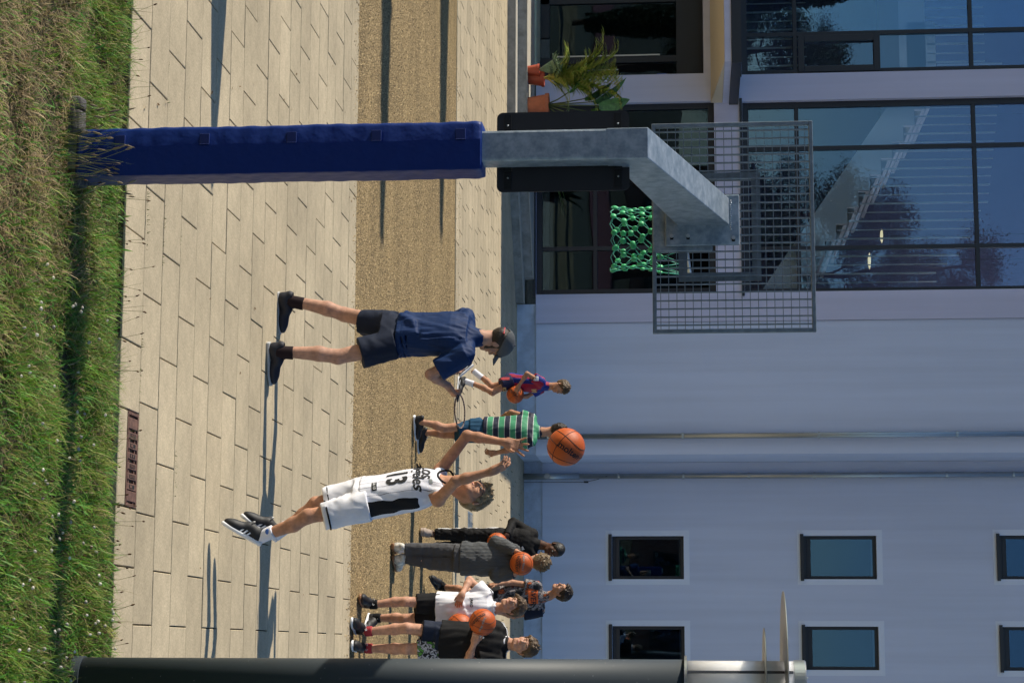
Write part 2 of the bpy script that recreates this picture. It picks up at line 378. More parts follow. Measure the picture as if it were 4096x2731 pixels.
def slab_mesh(lx, ly, ch=.004, t=.06):
    a, b = lx/2, ly/2
    V = [(-a, -b, -t), (a, -b, -t), (a, b, -t), (-a, b, -t), (-a, -b, -ch), (a, -b, -ch), (a, b, -ch), (-a, b, -ch),
         (-a+ch, -b+ch, 0), (a-ch, -b+ch, 0), (a-ch, b-ch, 0), (-a+ch, b-ch, 0)]
    Fc = [(8, 9, 10, 11)]+[(i, (i+1) % 4, 4+(i+1) % 4, 4+i) for i in range(4)]+[(4+i, 4+(i+1) % 4, 8+(i+1) % 4, 8+i) for i in range(4)]
    me = mesh('slab', V, Fc); me.materials.append(m_slab); return me
near_me = slab_mesh(SL-.0075, ROW-.0115, .003)
DR0, DR1 = X_J+2.5*SL+.62, X_J+4*SL+.005   # the drain cover replaces slabs of the first row
def put_slab(me, x, y, parent, amp):
    o = bpy.data.objects.new('slab', me); C.objects.link(o); o.parent = parent
    o.location = (x, y, random.gauss(0, amp)); o.rotation_euler = (random.gauss(0, amp*1.1), random.gauss(0, amp*1.1), random.gauss(0, .0012)); return o
n_near = 0
for r in range(19):
    y = Y0+(r+.5)*ROW; xo = X_J+(0 if r % 2 else .5*SL)
    lo = -4.6-(y-10)*.36; hi = 2.6+.02*(y-10)
    for k in range(-20, 20):
        x = xo+k*SL
        if x+SL < lo or x > hi: continue
        if r == 0 and x < -1.0 and x+SL > -1.62: continue
        put_slab(near_me, x+SL/2, y, pav, .0011); n_near += 1
# cut slabs round the drain cover
gx0, gx1 = float(at(1640, 528, 10.35)[0]), float(at(2025, 528, 10.35)[0])
def strip(x0, x1, y0, y1, parent):
    put_slab(slab_mesh(x1-x0-.01, y1-y0-.006), (x0+x1)/2, (y0+y1)/2, parent, .001)
xs = [X_J+(k+.5)*SL for k in range(-20, 20)]
left = max(x for x in xs if x+SL >= -1.62 and x < -1.0 and x <= gx0) if any(x <= gx0 and x+SL >= -1.62 and x < -1.0 for x in xs) else gx0
rem = [x for x in xs if x < -1.0 and x+SL > -1.62]
a0, a1 = min(rem), max(rem)+SL
if gx0-a0 > .05: strip(a0, gx0, Y0, Y0+ROW, pav)
if a1-gx1 > .05: strip(gx1, a1, Y0, Y0+ROW, pav)
strip(gx0, gx1, Y0, Y0+.155, pav)
# far pavement: a border course, then slabs; the nearest courses singly
fl = []; cnt = 0; FROW, FL = .378, .62
far_me = slab_mesh(FL-.010, FROW-.012, .004); kerb_me = slab_mesh(1.0-.012, .33-.01, .006)
rest = MB()
for k in range(15):
    put_slab(kerb_me, -10.2+k*1.0+.5, YG1+.17, pav2, .001); cnt += 1
for r in range(27):
    y = YG1+.35+(r+.5)*FROW; xo = -14.1+(0, .35, .18, .5)[r % 4]*FL
    if y > 35.6: break
    for k in range(31):
        x = xo+k*FL+FL/2
        if x < -1.2-y*.34 or x > 4.2: continue
        if cnt < 298: put_slab(far_me, x, y, pav2, .001); cnt += 1
        else: rest.add([(x+v.co.x, y+v.co.y, v.co.z) for v in far_me.vertices], [tuple(f.vertices) for f in far_me.polygons])
o = rest.build('slab_courses_by_the_wall', m_slab, pav2); tag(o, kind='stuff')
# loose chippings on the gravel strip
n = 130000
yy = YG0+.03+(YG1-YG0-.06)*rng.random(n)**1.25; yy[:900] = YG0+.02-np.abs(rng.normal(0, .14, 900)); yy[900:1600] = YG1+np.abs(rng.normal(0, .25, 700)); xx = -7.5+8.7*rng.random(n); r_ = rng.uniform(.004, .0115, n)
base = np.array([(1, 0, 0), (-.5, .87, 0), (-.5, -.87, 0), (0, 0, .8)]); fb = np.array([(0, 1, 3), (1, 2, 3), (2, 0, 3)])
ang = rng.uniform(0, 6.28, n); c_, s_ = np.cos(ang), np.sin(ang); sq = rng.uniform(.6, 1.3, n)
V = np.empty((n, 4, 3)); V[:, :, 0] = xx[:, None]+r_[:, None]*(base[:, 0]*c_[:, None]*sq[:, None]-base[:, 1]*s_[:, None]); V[:, :, 1] = yy[:, None]+r_[:, None]*(base[:, 0]*s_[:, None]+base[:, 1]*c_[:, None]*sq[:, None]); V[:, :, 2] = np.where((yy < YG0) | (yy > YG1), .0, -.0135)[:, None]+r_[:, None]*base[:, 2]*1.2
me = npmesh('chippings', V.reshape(-1, 3), (fb[None]+4*np.arange(n)[:, None, None]).reshape(-1, 3))
m_chip = M('chipping_stone', (.3, .22, .13), .85); N, L, p = nodes_of(m_chip); ca = N.new('ShaderNodeAttribute'); ca.attribute_name = 'Col'; L.new(ca.outputs['Color'], p.inputs['Base Color'])
cc = np.array([.38, .275, .14])*rng.choice([.4, .65, .9, 1.2, 1.6], n, p=[.2, .2, .25, .2, .15])[:, None]*(.8+.4*rng.random((n, 1))); cc = np.repeat(cc, 4, 0)
ca = me.color_attributes.new('Col', 'FLOAT_COLOR', 'POINT'); ca.data.foreach_set('color', np.concatenate([cc, np.ones((len(cc), 1))], 1).astype(np.float32).ravel())
tag(link('chippings', me, m_chip), 'loose tan stone chippings lying on the gravel strip', 'gravel', kind='stuff')

# drain cover of rusty cast iron
m_rust = M_ramp_noise('rusty_iron', [(.3, (.09, .05, .038)), (.5, (.155, .082, .06)), (.7, (.25, .13, .09))], 22, .75, bump=(90, .002), spec=.4)
m_pit = M('dark_pit', (.008, .008, .008), .9)
gy0, gy1 = Y0+.165, Y0+ROW-.012
g = empty('drain_cover', ((gx0+gx1)/2, gy0, 0), 'rusty cast iron drain cover with raised bars set in the pavement edge', 'drain cover')
MB().box(gx0+.01, gx1-.01, gy0+.006, gy1-.004, -.02, -.017).build('pit', m_pit, g)
fr = MB(); fr.box(gx0+.004, gx1-.004, gy0, gy0+.016, -.016, .001); fr.box(gx0+.004, gx1-.004, gy1-.016, gy1, -.016, .001)
fr.box(gx0+.004, gx0+.02, gy0+.016, gy1-.016, -.016, .001); fr.box(gx1-.02, gx1-.004, gy0+.016, gy1-.016, -.016, .001); fr.build('frame', m_rust, g, bevel=.002)
ln = gx1-gx0-.05; ym = (gy0+gy1)/2; hw = (gy1-gy0)/2-.02
def plate(x, wd, txt=None):
    b = MB().box(x-wd/2, x+wd/2, ym-hw, ym+hw, -.014, .0015).build('bar', m_rust, g, bevel=.003)
    for sgn in (-1, 1): MB().box(x+wd/2, x+wd/2+.03, ym+sgn*hw*.62-.008, ym+sgn*hw*.62+.008, -.014, -.003).build('web', m_rust, g)
    if txt:
        q = MB().box(x-wd*.28, x+wd*.28, ym-hw*.62, ym+hw*.62, .0015, .0021).build('plaque', m_pit, b)
        for i in range(txt): MB().box(x-wd*.2, x+wd*.2, ym-hw*.5+i*hw/txt, ym-hw*.5+i*hw/txt+hw*.5/txt, .002, .0042).build('raised_mark', m_rust, b)
plate(gx0+.025+ln*.085, ln*.13)
for i, t_ in enumerate((5, 1, 2, 5, 6, 1)): plate(gx0+.025+ln*(.225+i*.118), ln*.078, t_)
plate(gx0+.025+ln*.925, ln*.12)

# steel drain lids in the far pavement
m_galv = M_ramp_noise('galvanised_steel', [(.3, (.2, .26, .31)), (.45, (.27, .33, .38)), (.55, (.33, .39, .44)), (.7, (.42, .48, .53))], 16, .42, detail=3, spec=.5); nodes_of(m_galv)[2].inputs['Metallic'].default_value = .35
for (u, h), lb in (((2098, 1880), 'small steel drain lid in the far pavement beside the black tracksuit'), ((2300, 1868), 'small steel drain lid in the far pavement behind the grey sweater')):
    q = at(u, h, 1); d = (q-np.array([0, 0, CAM_H])); t = -CAM_H/d[2]; X, Y = d[0]*t, d[1]*t
    e = empty('manhole', (X, Y, 0), lb, 'manhole', 'steel drain lids in the far pavement')
    fr = MB(); fr.box(X-.17, X+.17, Y-.27, Y-.25, -.01, .004); fr.box(X-.17, X+.17, Y+.25, Y+.27, -.01, .004); fr.box(X-.17, X-.15, Y-.25, Y+.25, -.01, .004); fr.box(X+.15, X+.17, Y-.25, Y+.25, -.01, .004); fr.build('frame', m_galv, e)
    for k in range(9): MB().box(X-.15, X+.15, Y-.24+k*.054, Y-.24+k*.054+.028, -.008, .003).build('bar', m_galv, e)
    MB().box(X-.15, X+.15, Y-.25, Y+.25, .0008, .0014).build('pit', m_pit, e)

# ------------------------------------------------------------------ the school building
YL, YR = 33.95, 35.5
HB = 12.0
m_wall = M('lavender_render', (.60, .61, .78), .9, spec=.2, var=(.5, .012), bump=(160, .002))
m_wallw = M('pale_render', (.62, .69, .86), .9, spec=.2, var=(.6, .012), bump=(160, .002))
m_plinth = M('plinth_render', (.49, .56, .69), .9, spec=.2, var=(3, .14), bump=(120, .002))
m_band = M('window_band_paint', (.74, .82, .96), .85, spec=.2)
m_frame = M('anthracite_aluminium', (.02, .024, .032), .4, spec=.5)
m_glass = M_glass('window_glass', (.9, .95, .98), .075); m_glass2 = M_glass('dark_window_glass', (.6, .66, .66), .03); m_glass3 = M_glass('small_window_glass', (.75, .85, .9), .06)
m_conc = M_ramp_noise('concrete_riser', [(.3, (.17, .17, .16)), (.55, (.27, .27, .26)), (.75, (.34, .34, .33))], 5, .9, bump=(70, .002), stretch=(1, 1, 1))
m_tread = M('concrete_tread', (.5, .47, .4), .85, var=(8, .08), bump=(150, .002))
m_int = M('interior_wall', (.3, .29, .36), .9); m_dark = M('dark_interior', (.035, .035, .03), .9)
m_zinc = M_ramp_noise('zinc_pipe', [(.35, (.3, .33, .35)), (.6, (.42, .45, .47))], 3, .35, stretch=(1, 1, .2)); nodes_of(m_zinc)[2].inputs['Metallic'].default_value = .8
for mm in (m_wall, m_wallw):                # faint rain streaks and trowel marks
    N, L, p = nodes_of(mm); tc = N.new('ShaderNodeTexCoord'); mp = N.new('ShaderNodeMapping'); mp.inputs['Scale'].default_value = (3.2, 3.2, .12); L.new(tc.outputs['Object'], mp.inputs['Vector']); nz = N.new('ShaderNodeTexNoise'); nz.inputs['Scale'].default_value = 1.6; nz.inputs['Detail'].default_value = 7; L.new(mp.outputs['Vector'], nz.inputs['Vector'])
    mr = N.new('ShaderNodeMapRange'); mr.inputs['From Min'].default_value = .3; mr.inputs['From Max'].default_value = .7; mr.inputs['To Min'].default_value = .93; mr.inputs['To Max'].default_value = 1.05; L.new(nz.outputs['Fac'], mr.inputs['Value']); mx = N.new('ShaderNodeMix'); mx.data_type = 'RGBA'; mx.blend_type = 'MULTIPLY'; mx.inputs['Factor'].default_value = 1; L.new(p.inputs['Base Color'].links[0].from_socket, mx.inputs['A']); L.new(mr.outputs['Result'], mx.inputs['B']); L.new(mx.outputs['Result'], p.inputs['Base Color'])
bld = empty('school_building', (-5, YL, 0), 'pale lavender rendered school building with dark framed windows behind the court', 'building')

def wall_grid(name, x0, x1, z0, z1, holes, yf, yb, mat, rev=None):
    "wall slab with rectangular openings and their reveals, one mesh"
    xs = sorted({x0, x1, *[v for h in holes for v in h[:2]]}); zs = sorted({z0, z1, *[v for h in holes for v in h[2:]]}); b = MB()
    xs = [x for x in xs if x0 <= x <= x1]; zs = [z for z in zs if z0 <= z <= z1]
    for i in range(len(xs)-1):
        for j in range(len(zs)-1):
            cx, cz = (xs[i]+xs[i+1])/2, (zs[j]+zs[j+1])/2
            if any(h[0] < cx < h[1] and h[2] < cz < h[3] for h in holes): continue
            b.add([(xs[i], yf, zs[j]), (xs[i+1], yf, zs[j]), (xs[i+1], yf, zs[j+1]), (xs[i], yf, zs[j+1])], [(0, 1, 2, 3)])
    for h in holes:
        a, c, d, e = max(h[0], x0), min(h[1], x1), max(h[2], z0), min(h[3], z1)
        b.add([(a, yf, d), (c, yf, d), (c, yf, e), (a, yf, e), (a, yb, d), (c, yb, d), (c, yb, e), (a, yb, e)], [(0, 4, 5, 1), (1, 5, 6, 2), (2, 6, 7, 3), (3, 7, 4, 0)])
    return b.build(name, mat, bld)
ZW0, ZW1 = 3.94, 10.2
H_door = (-14.5, -9.99, .33, 3.28); H_g = (-9.49, -6.09, .33, 3.45); H_ul = (-14.2, -9.95, ZW0, ZW1); H_um = (-9.47, -6.06, ZW0, ZW1)
wall_grid('wall', -26, -6.09+.003, .33, HB, [H_door, H_g, H_ul, H_um], YL, YL+.32, m_wall)
# smooth strip between the glazing and the corner block, set back 3 cm
wall_grid('wall', -6.087, -5.585, .33, HB, [], YL, YL+.3, m_wall)
b = MB(); b.box(-5.584, -3.30, YL+.03, YL+.4, .333, HB); b.build('wall', m_wallw, bld); MB().box(-3.6, -3.302, YL+.401, YR+.3, .333, HB-.002).build('wall', m_wallw, bld)
MB().box(-26, -6.1, YL+.33, YL+.36, HB-.4, HB).build('parapet_inside', m_wall, bld)
MB().box(-26, 8, YL+4.4, YL+14, HB-.05, HB).box(-3.3, 8, YR+.2, YL+2.8, HB-.05, HB).box(-26, -25.7, YL+.3, YL+14, 0, HB).build('roof', m_conc, bld)   # roof left off above the stairwell to brighten the interior
MB().box(-5.93, -3.33, YL+.06, YL+.3, -.02, .331).build('plinth', m_plinth, bld); MB().box(-3.7, -3.332, YL+.301, YR+.2, -.02, .33).build('plinth', m_plinth, bld)
# recessed wing on the right
wins = [(-2.0, -1.24, 1.57, 2.84), (-.42, .32, 1.57, 2.84), (-2.0, -1.24, 4.94, 6.21), (-.42, .33, 4.94, 6.21), (-2.0, -1.24, 8.33, 9.6), (-.42, .33, 8.33, 9.6)]
wins += [(x0+1.58*k, x1+1.58*k, z0, z1) for k in (1, 2) for x0, x1, z0, z1 in wins[1::2]]
wall_grid('wall', -3.301, 8, .331, HB, wins, YR, YR+.22, m_wallw)
MB().box(-3.331, 8, YR+.04, YR+.2, -.02, .329).build('plinth', m_plinth, bld)
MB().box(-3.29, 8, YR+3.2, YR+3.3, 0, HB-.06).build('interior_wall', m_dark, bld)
# floor slabs inside so that no light leaks between storeys
for z in (3.55, 7.0, 10.4): MB().box(-3.29, 8, YR+.25, YR+3.2, z, z+.2).build('floor_slab', m_int, bld)

def frame_box(b, x0, x1, z0, z1, wd, y0, y1):
    b.box(x0, x1, y0, y1, z0, z0+wd); b.box(x0, x1, y0, y1, z1-wd, z1); b.box(x0, x0+wd, y0, y1, z0+wd, z1-wd); b.box(x1-wd, x1, y0, y1, z0+wd, z1-wd)
for i, (x0, x1, z0, z1) in enumerate(wins):
    fr = MB(); frame_box(fr, x0+.002, x1-.002, z0+.002, z1-.002, .055, YR+.1, YR+.17); fr.box(x0+.057, x1-.057, YR+.11, YR+.16, z0+.057, z0+.13)
    wdw = fr.build('window', m_frame, bld, bevel=.004)
    MB().box(x0+.05, x1-.05, YR+.135, YR+.147, z0+.125, z1-.05).build('pane', m_glass3 if z0 > 4 else m_glass2, wdw)
    sl = MB().box(x0-.03, x1+.03, YR-.05, YR+.1, z0-.045, z0-.005); sl.box(x0-.03, x1+.03, YR-.055, YR-.045, z0-.06, z0+.0); sl.build('sill', m_frame, wdw)
    bd = MB(); bx = .1
    bd.box(x0-bx, x1+bx, YR-.006, YR-.002, z1, z1+.1); bd.box(x0-bx, x1+bx, YR-.006, YR-.002, z0-.11, z0)
    bd.box(x0-bx, x0, YR-.006, YR-.002, z0, z1); bd.box(x1, x1+bx, YR-.006, YR-.002, z0, z1); bd.build('surround', m_band, wdw)
    bl = MB().box(x0+.06, x1-.06, YR+.18, YR+.19, z1-.09, z1-.02); bl.build('blind', m_int, wdw)

def glazing(name, x0, x1, z0, z1, mx_, mz_, gmat, op=None, y=YL+.12, edge=.1):
    "curtain wall: outer frame, posts, rails, one pane per field"
    fr = MB(); frame_box(fr, x0+.002, x1-.002, z0+.002, z1-.002, edge, y, y+.12)
    for v in mx_: fr.box(v-.035, v+.035, y+.004, y+.11, z0+edge, z1-edge)
    for v in mz_: fr.box(x0+edge, x1-edge, y+.008, y+.106, v-.035, v+.035)
    f = fr.build(name, m_frame, bld, bevel=.004)
    X = [x0+edge]+list(mx_)+[x1-edge]; Z = [z0+edge]+list(mz_)+[z1-edge]
    for i in range(len(X)-1):
        for j in range(len(Z)-1):
            MB().box(X[i]+.01, X[i+1]-.01, y+.05, y+.062, Z[j]+.01, Z[j+1]-.01).build('pane', gmat, f)
    if op:
        b = MB(); frame_box(b, *op, .11, y-.03, y+.03); b.build('opening_sash', m_frame, f, bevel=.005)
    MB().box(x0-.04, x1+.04, YL-.06, YL+.11, z0-.05, z0-.004).build('sill', m_frame, f)
    return f
glazing('window', *H_um, (-8.64, -6.87), (4.88, 7.92), m_glass)
glazing('window', *H_ul, (-10.7, -12.2), (4.88, 7.92), m_glass, op=(-10.66, -10.0, 4.93, 6.35))
glazing('window', *H_g, (-6.92,), (1.36,), m_glass2)
# entrance: recessed glazed doors
yd = YL+.95
dr = MB(); dr.box(-14.5, -9.99, yd, yd+.12, 2.8, 3.28); dr.box(-10.12, -9.99, yd, yd+.12, .33, 2.8); dr.box(-14.5, -11.0, yd, yd+.1, .33, .5); dr.box(-10.62, -10.5, yd, yd+.12, .33, 2.8); dr.box(-11.75, -11.63, yd, yd+.12, .33, 2.8); dr.box(-10.5, -10.12, yd, yd+.1, .33, .55); dr.box(-13, -12.88, yd, yd+.12, .33, 2.8)
d = dr.build('door', m_frame, bld, bevel=.005)
for a, c in ((-10.49, -10.13), (-11.62, -10.63), (-12.87, -11.76), (-14.4, -13.01)): MB().box(a, c, yd+.05, yd+.06, .5, 2.79).build('pane', m_glass2, d)
m_inox = M('brushed_steel', (.6, .6, .58), .3, metal=.9)
MB().box(-10.645, -10.62, yd-.02, yd-.004, .6, 2.5).build('edge_strip', m_inox, d)
MB().tube([(-10.35, yd-.07, .95), (-10.35, yd-.07, 1.75)], .014).tube([(-10.35, yd-.07, 1.0), (-10.35, yd+.01, 1.0)], .008).tube([(-10.35, yd-.07, 1.7), (-10.35, yd+.01, 1.7)], .008).build('handle', m_inox, d)
m_sign = M('blue_sticker', (.03, .09, .4), .5); MB().box(-10.3, -10.16, yd+.046, yd+.049, 2.45, 2.62).build('sticker', m_sign, d)
m_board = M('pale_board', (.5, .55, .42), .8, var=(5, .1)); MB().box(-14.5, -9.98, YL-.02, YL+.9, .3, .335).build('threshold', m_board, bld)
b = MB(); b.box(-14.5, -9.99, YL+.001, YL+1.0, 3.281, 3.3); b.build('recess_soffit', m_wall, bld); MB().box(-9.99, -9.96, YL+.32, yd+.3, .33, 3.3).build('recess_cheek', m_wall, bld)
MB().box(-26, -5.6, YL+.33, YL+.345, 3.47, 3.93).build('spandrel_inside', m_int, bld)
# canopy
m_soffit = M('cream_soffit', (.70, .58, .42), .85)
cn = MB().box(-14.3, -9.44, 31.45, YL-.002, 3.60, 3.71).build('canopy', m_wall, bld)
MB().prism([(31.46, 3.597), (YL-.003, 3.597), (YL-.003, 3.40)], lambda a, b_, d_: (d_, a, b_), -14.29, -9.45).build('soffit', m_soffit, cn)
MB().box(-14.33, -9.41, 31.42, YL-.002, 3.711, 3.87).build('edge_flashing', m_frame, cn)
# interior: stairwell behind the tall glazing
yi = YL+4.2
stw = MB().box(-14.5, -5.65, yi, yi+.1, 3.6, HB-.3).build('stairwell_wall', M('stairwell_paint', (.17, .165, .26), .9), bld)
for a_, b_ in ((-5.75, -5.65), (-14.5, -14.4)): MB().box(a_, b_, YL+.35, yi, .34, HB-.3).build('stairwell_cheek', m_int, bld)
MB().box(-14.4, -5.76, YL+.36, yi, 3.55, 3.7).build('floor_slab', m_int, bld)
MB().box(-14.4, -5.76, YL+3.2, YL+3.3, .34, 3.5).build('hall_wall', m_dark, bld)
m_white = M('white_paint', (.9, .92, .94), .6); m_slat = M('pale_slat', (.8, .84, .86), .5)
ys = YL+.45
# zigzag stair: rises to the left
xa, za = -6.2, 4.75; nst = 13; run, rise = .29, .2; pts = []
stm = MB()
for k in range(nst): stm.prism([(xa-k*run, za+k*rise-.5), (xa-(k+1)*run, za+(k+1)*rise-.5), (xa-(k+1)*run, za+(k+1)*rise), (xa-k*run, za+(k+1)*rise)], lambda a, b_, d_: (a, d_, b_), ys, ys+.12)
stm.prism([(xa-nst*run, za+nst*rise-.5), (xa-nst*run-1.0, za+nst*rise-.5), (xa-nst*run-1.0, za+nst*rise), (xa-nst*run, za+nst*rise)], lambda a, b_, d_: (a, d_, b_), ys, ys+.12)
stair = stm.build('staircase', m_white, bld)
for k in range(nst): MB().box(xa-(k+1)*run-.02, xa-k*run, ys+.12, yi-.15, za+(k+1)*rise-.06, za+(k+1)*rise).build('tread', m_slat, stair)
for k in range(26):
    xk = xa-.12-k*.155; zb = za+max(0, min(nst, int((xa-xk)/run)+1))*rise
    MB().box(xk-(.014 if k % 2 else .008), xk+(.014 if k % 2 else .008), ys+.04, ys+.06, zb+.02, min(zb+2.3, 8.0+.02*k)).build('slat', m_slat, stair)
fs = MB().box(-14.3, -9.95, ys, yi-.05, 6.72, 7.18).build('landing', m_white, bld)
for k in range(16): MB().box(-10.05-k*.165, -10.05-k*.165-(.03 if k % 2 else .016), ys, ys+.02, 7.2, 8.2).build('slat', m_slat, fs)
for k in range(12): MB().box(-10.05-k*.165, -10.05-k*.165-(.03 if k % 2 else .016), ys, ys+.02, 4.0, 5.1).build('slat', m_slat, fs)
m_lamp = M('pendant_glow', (.9, .8, .55), .5, Emission_Color=(1, .85, .5, 1), Emission_Strength=.7)
for (u, h, w_) in ((466, 3582, .13), (944, 3527, .13), (1044, 3478, .15)):
    m_ = at(u, h, YL+1.0); q = MB().lathe([(.003, -.03), (w_*.6, -.022), (w_, .0), (w_*.7, .014), (.01, .016)], m_, 20).build('pendant_lamp', m_lamp, bld, smooth=True)
    MB().tube([m_+np.array([0, 0, .015]), m_+np.array([0, 0, 3.2])], .004, 5).build('cord', m_frame, q)
# rain pipes
def pipe(x, y, boot=False):
    b = MB().tube([(x, y, -.02), (x, y, HB-.2)], .047, 14); p_ = b.build('downpipe', m_zinc, bld, smooth=True)
    for z in np.arange(.55, HB, 1.15 if boot else 2.3):
        MB().lathe([(.047, -.018), (.056, -.018), (.056, .018), (.047, .018)], (x, y, z), 14).box(x-.008, x+.008, y+.04, y+.12, z-.008, z+.008).build('bracket', m_zinc, p_)
    if boot:
        MB().tube([(x, y, -.02), (x, y, 1.0)], .058, 14).build('standpipe', m_zinc, p_, smooth=True)
        MB().tube([(x, y, .43), (x, y-.09, .43)], .055, 14).build('inspection_cap', m_zinc, p_)
        MB().tube([(x+.1, y+.03, 0), (x+.1, y+.03, 1.1), (x+.06, y, 1.3), (x, y-.05, 1.5)], .005, 5).box(x+.085, x+.115, y-.0, y+.03, 1.08, 1.16).build('earth_wire', m_frame, p_)
pipe(-3.605, YL-.07); pipe(-3.055, YR-.09, True)
# steps in front of the entrance
stp = MB()
fp = lambda a, b_, d_: (a, b_, d_)
s1 = [(-15, 32.0), (-8.4, 32.0), (-5.93, 33.72), (-5.93, YL-.003), (-15, YL-.003)]
s2 = [(-15, 32.36), (-8.3, 32.36), (-6.35, 33.72), (-6.35, YL-.004), (-15, YL-.004)]
st_ = MB().prism(s1, fp, -.05, .135).build('entrance_steps', m_conc); tag(st_, 'low grey concrete entrance steps below the glazed door and windows', 'steps')
for sgl, z, s_ in (('lower', .135, s1), ('upper', .292, s2)):
    inn = MB()
    if sgl == 'upper': MB().prism(s2, fp, .14, .288).build('riser_block', m_conc, st_)
    MB().prism([(a, b_+(.012 if i < 2 else 0)) for i, (a, b_) in enumerate(s_)], fp, z+.001, z+.006 if sgl == 'lower' else z+.012).build('tread', m_tread, st_)
# ------------------------------------------------------------------ basketball hoop seen from behind
m_pad = M('blue_vinyl_pad', (.006, .028, .16), .45, spec=.22, bump=(9, .012))
m_padd = M('blue_vinyl_strap', (.006, .022, .13), .5)
m_black = M('black_board', (.012, .013, .016), .55, var=(6, .1)); m_hole = M('black_slot', (.003, .003, .003), .7)
m_bright = M('bright_steel', (.55, .57, .58), .3, metal=.9)
PX, PY = -2.40, 9.375                       # centre of the post
hoop = empty('basketball_hoop', (PX, PY, 0), 'galvanised steel basketball hoop with blue padded post and grating backboard', 'basketball hoop')
MB().box(PX-.075, PX+.075, PY-.075, PY+.075, -.1, 2.72).build('post', m_galv, hoop, bevel=.012)
# padding: thick vinyl wrap, corners rounded, slightly puckered, with an overlapping flap and hook-and-loop tabs
def padsec(hx, hy, rc, n=6):
    P = []
    for cx, cy, a0 in ((hx-rc, hy-rc, 0), (-hx+rc, hy-rc, 90), (-hx+rc, -hy+rc, 180), (hx-rc, -hy+rc, 270)):
        for k in range(n+1): a = R(a0+90*k/n); P.append((cx+rc*math.cos(a), cy+rc*math.sin(a)))
    out = []
    for i in range(len(P)):                 # extra points along the straight sides
        a, b_ = np.array(P[i]), np.array(P[(i+1) % len(P)]); m_ = max(1, int(np.linalg.norm(b_-a)/.03))
        out += [tuple(a+(b_-a)*t/m_) for t in range(m_)]
    return out
sec = padsec(.122, .112, .022); nz_ = 130; V = []; Fc = []; ns = len(sec)
for j in range(nz_+1):
    z = .005+1.995*j/nz_
    for (x, y) in sec:
        pk = .0016*math.sin(z*31+6*x*9)*math.sin(z*13.7+2)+.0012*math.sin(z*57+40*y)+.0014*math.sin(z*8+20*x)
        e = 1-.05*max(0, (j-nz_+2)/2)
        if y < 0 and x < -.02: y = y+(-.02-x)*.17
        rr = math.hypot(x, y); V.append((PX+x*(1+pk/rr)*e, PY+y*(1+pk/rr)*e, z))
for j in range(nz_):
    for i in range(ns): Fc.append((j*ns+i, j*ns+(i+1) % ns, (j+1)*ns+(i+1) % ns, (j+1)*ns+i))
Fc += [tuple(range(ns))[::-1], tuple(range(nz_*ns, nz_*ns+ns))]
pad = MB().add(V, Fc).build('post_pad', m_pad, hoop, smooth=True)
fl_ = MB()                                   # flap edge along the front
for j in range(60):
    z0, z1 = .075+1.92*j/60, .075+1.92*(j+1)/60; o0, o1 = .003*math.sin(z0*21), .003*math.sin(z1*21)
    fl_.add([(PX-.022+o0, PY-.1175, z0), (PX+.123, PY-.117, z0), (PX+.123, PY-.117, z1), (PX-.022+o1, PY-.1175, z1), (PX-.022+o0, PY-.11, z0), (PX-.022+o1, PY-.11, z1)], [(0, 1, 2, 3), (4, 0, 3, 5)])
fl_.build('flap', m_pad, pad, smooth=False)
for z in (.225, .645, 1.075, 1.49, 1.9):
    t_ = MB().box(PX-.078, PX-.026, PY-.117, PY-.1, z-.024, z+.024); t_.box(PX-.026, PX-.0215, PY-.124, PY-.114, z-.024, z+.024); t_.build('fastener_tab', m_padd, pad, bevel=.002)
# cantilever arm
a0 = np.array([PX, PY-.075, 2.66]); 
arm = MB().prism([(PY-.0755, 2.6), (PY-.0755, 2.80), (10.86, 3.215), (10.86, 2.93), (PY+.0755, 2.64), (PY+.0755, 2.6)], lambda a, b_, d_: (d_, a, b_), PX-.0757, PX+.0757).build('arm', m_galv, hoop, bevel=.004)
YB = 10.95
BX0, BX1, BZ0, BZ1 = -2.93, -1.735, 2.785, 3.685; BC = PX+.06
MB().box(BC-.155, BC+.13, YB-.1, YB-.087, 2.86, 3.27).build('mounting_plate', m_galv, hoop, bevel=.006)
wl = MB()
for k in range(14): wl.ball((BC-.12+k*.0125, YB-.099, 3.222+.002*math.sin(k*2)), .006, 6, 4)
wl.build('weld_bead', m_bright, hoop, smooth=True)
rp = MB().box(BC-.19, BC+.15, YB-.045, YB-.03, 2.79, 3.12).build('ring_plate', m_galv, hoop, bevel=.004)
MB().box(BC-.1, BC+.1, YB-.087, YB-.046, 2.88, 3.1).build('spacer', m_galv, hoop)
for x, z in ((BC-.1, 2.895), (BC+.075, 2.895), (BC+.075, 2.985), (BC-.1, 3.2), (BC+.09, 3.235)):
    b_ = MB().tube([(x, YB-.1, z), (x, YB-.112, z)], .011, 8); b_.build('bolt', m_bright, hoop)
    MB().box(x-.006, x+.02, YB-.1012, YB-.0995, z-.009, z+.009).build('slot', m_hole, hoop)
m_grate = M('dull_zinc_grating', (.2, .24, .27), .5, metal=.2, var=(20, .15)); bb = MB(); frame_box(bb, BX0, BX1, BZ0, BZ1, .022, YB-.016, YB+.016); bb = bb.build('backboard_frame', m_grate, hoop, bevel=.003)
nr = 26
for k in range(1, nr):                      # flat bearing bars, upright
    x = BX0+(BX1-BX0)*k/nr
    MB().box(x-.003, x+.003, YB-.01, YB+.01, BZ0+.022, BZ1-.022).build('bearing_bar', m_grate, bb)
for k in range(1, 20):                      # thin cross rods
    z = BZ0+(BZ1-BZ0)*k/20
    MB().box(BX0+.022, BX1-.022, YB-.0125, YB-.009, z-.002, z+.002).build('cross_rod', m_grate, bb)
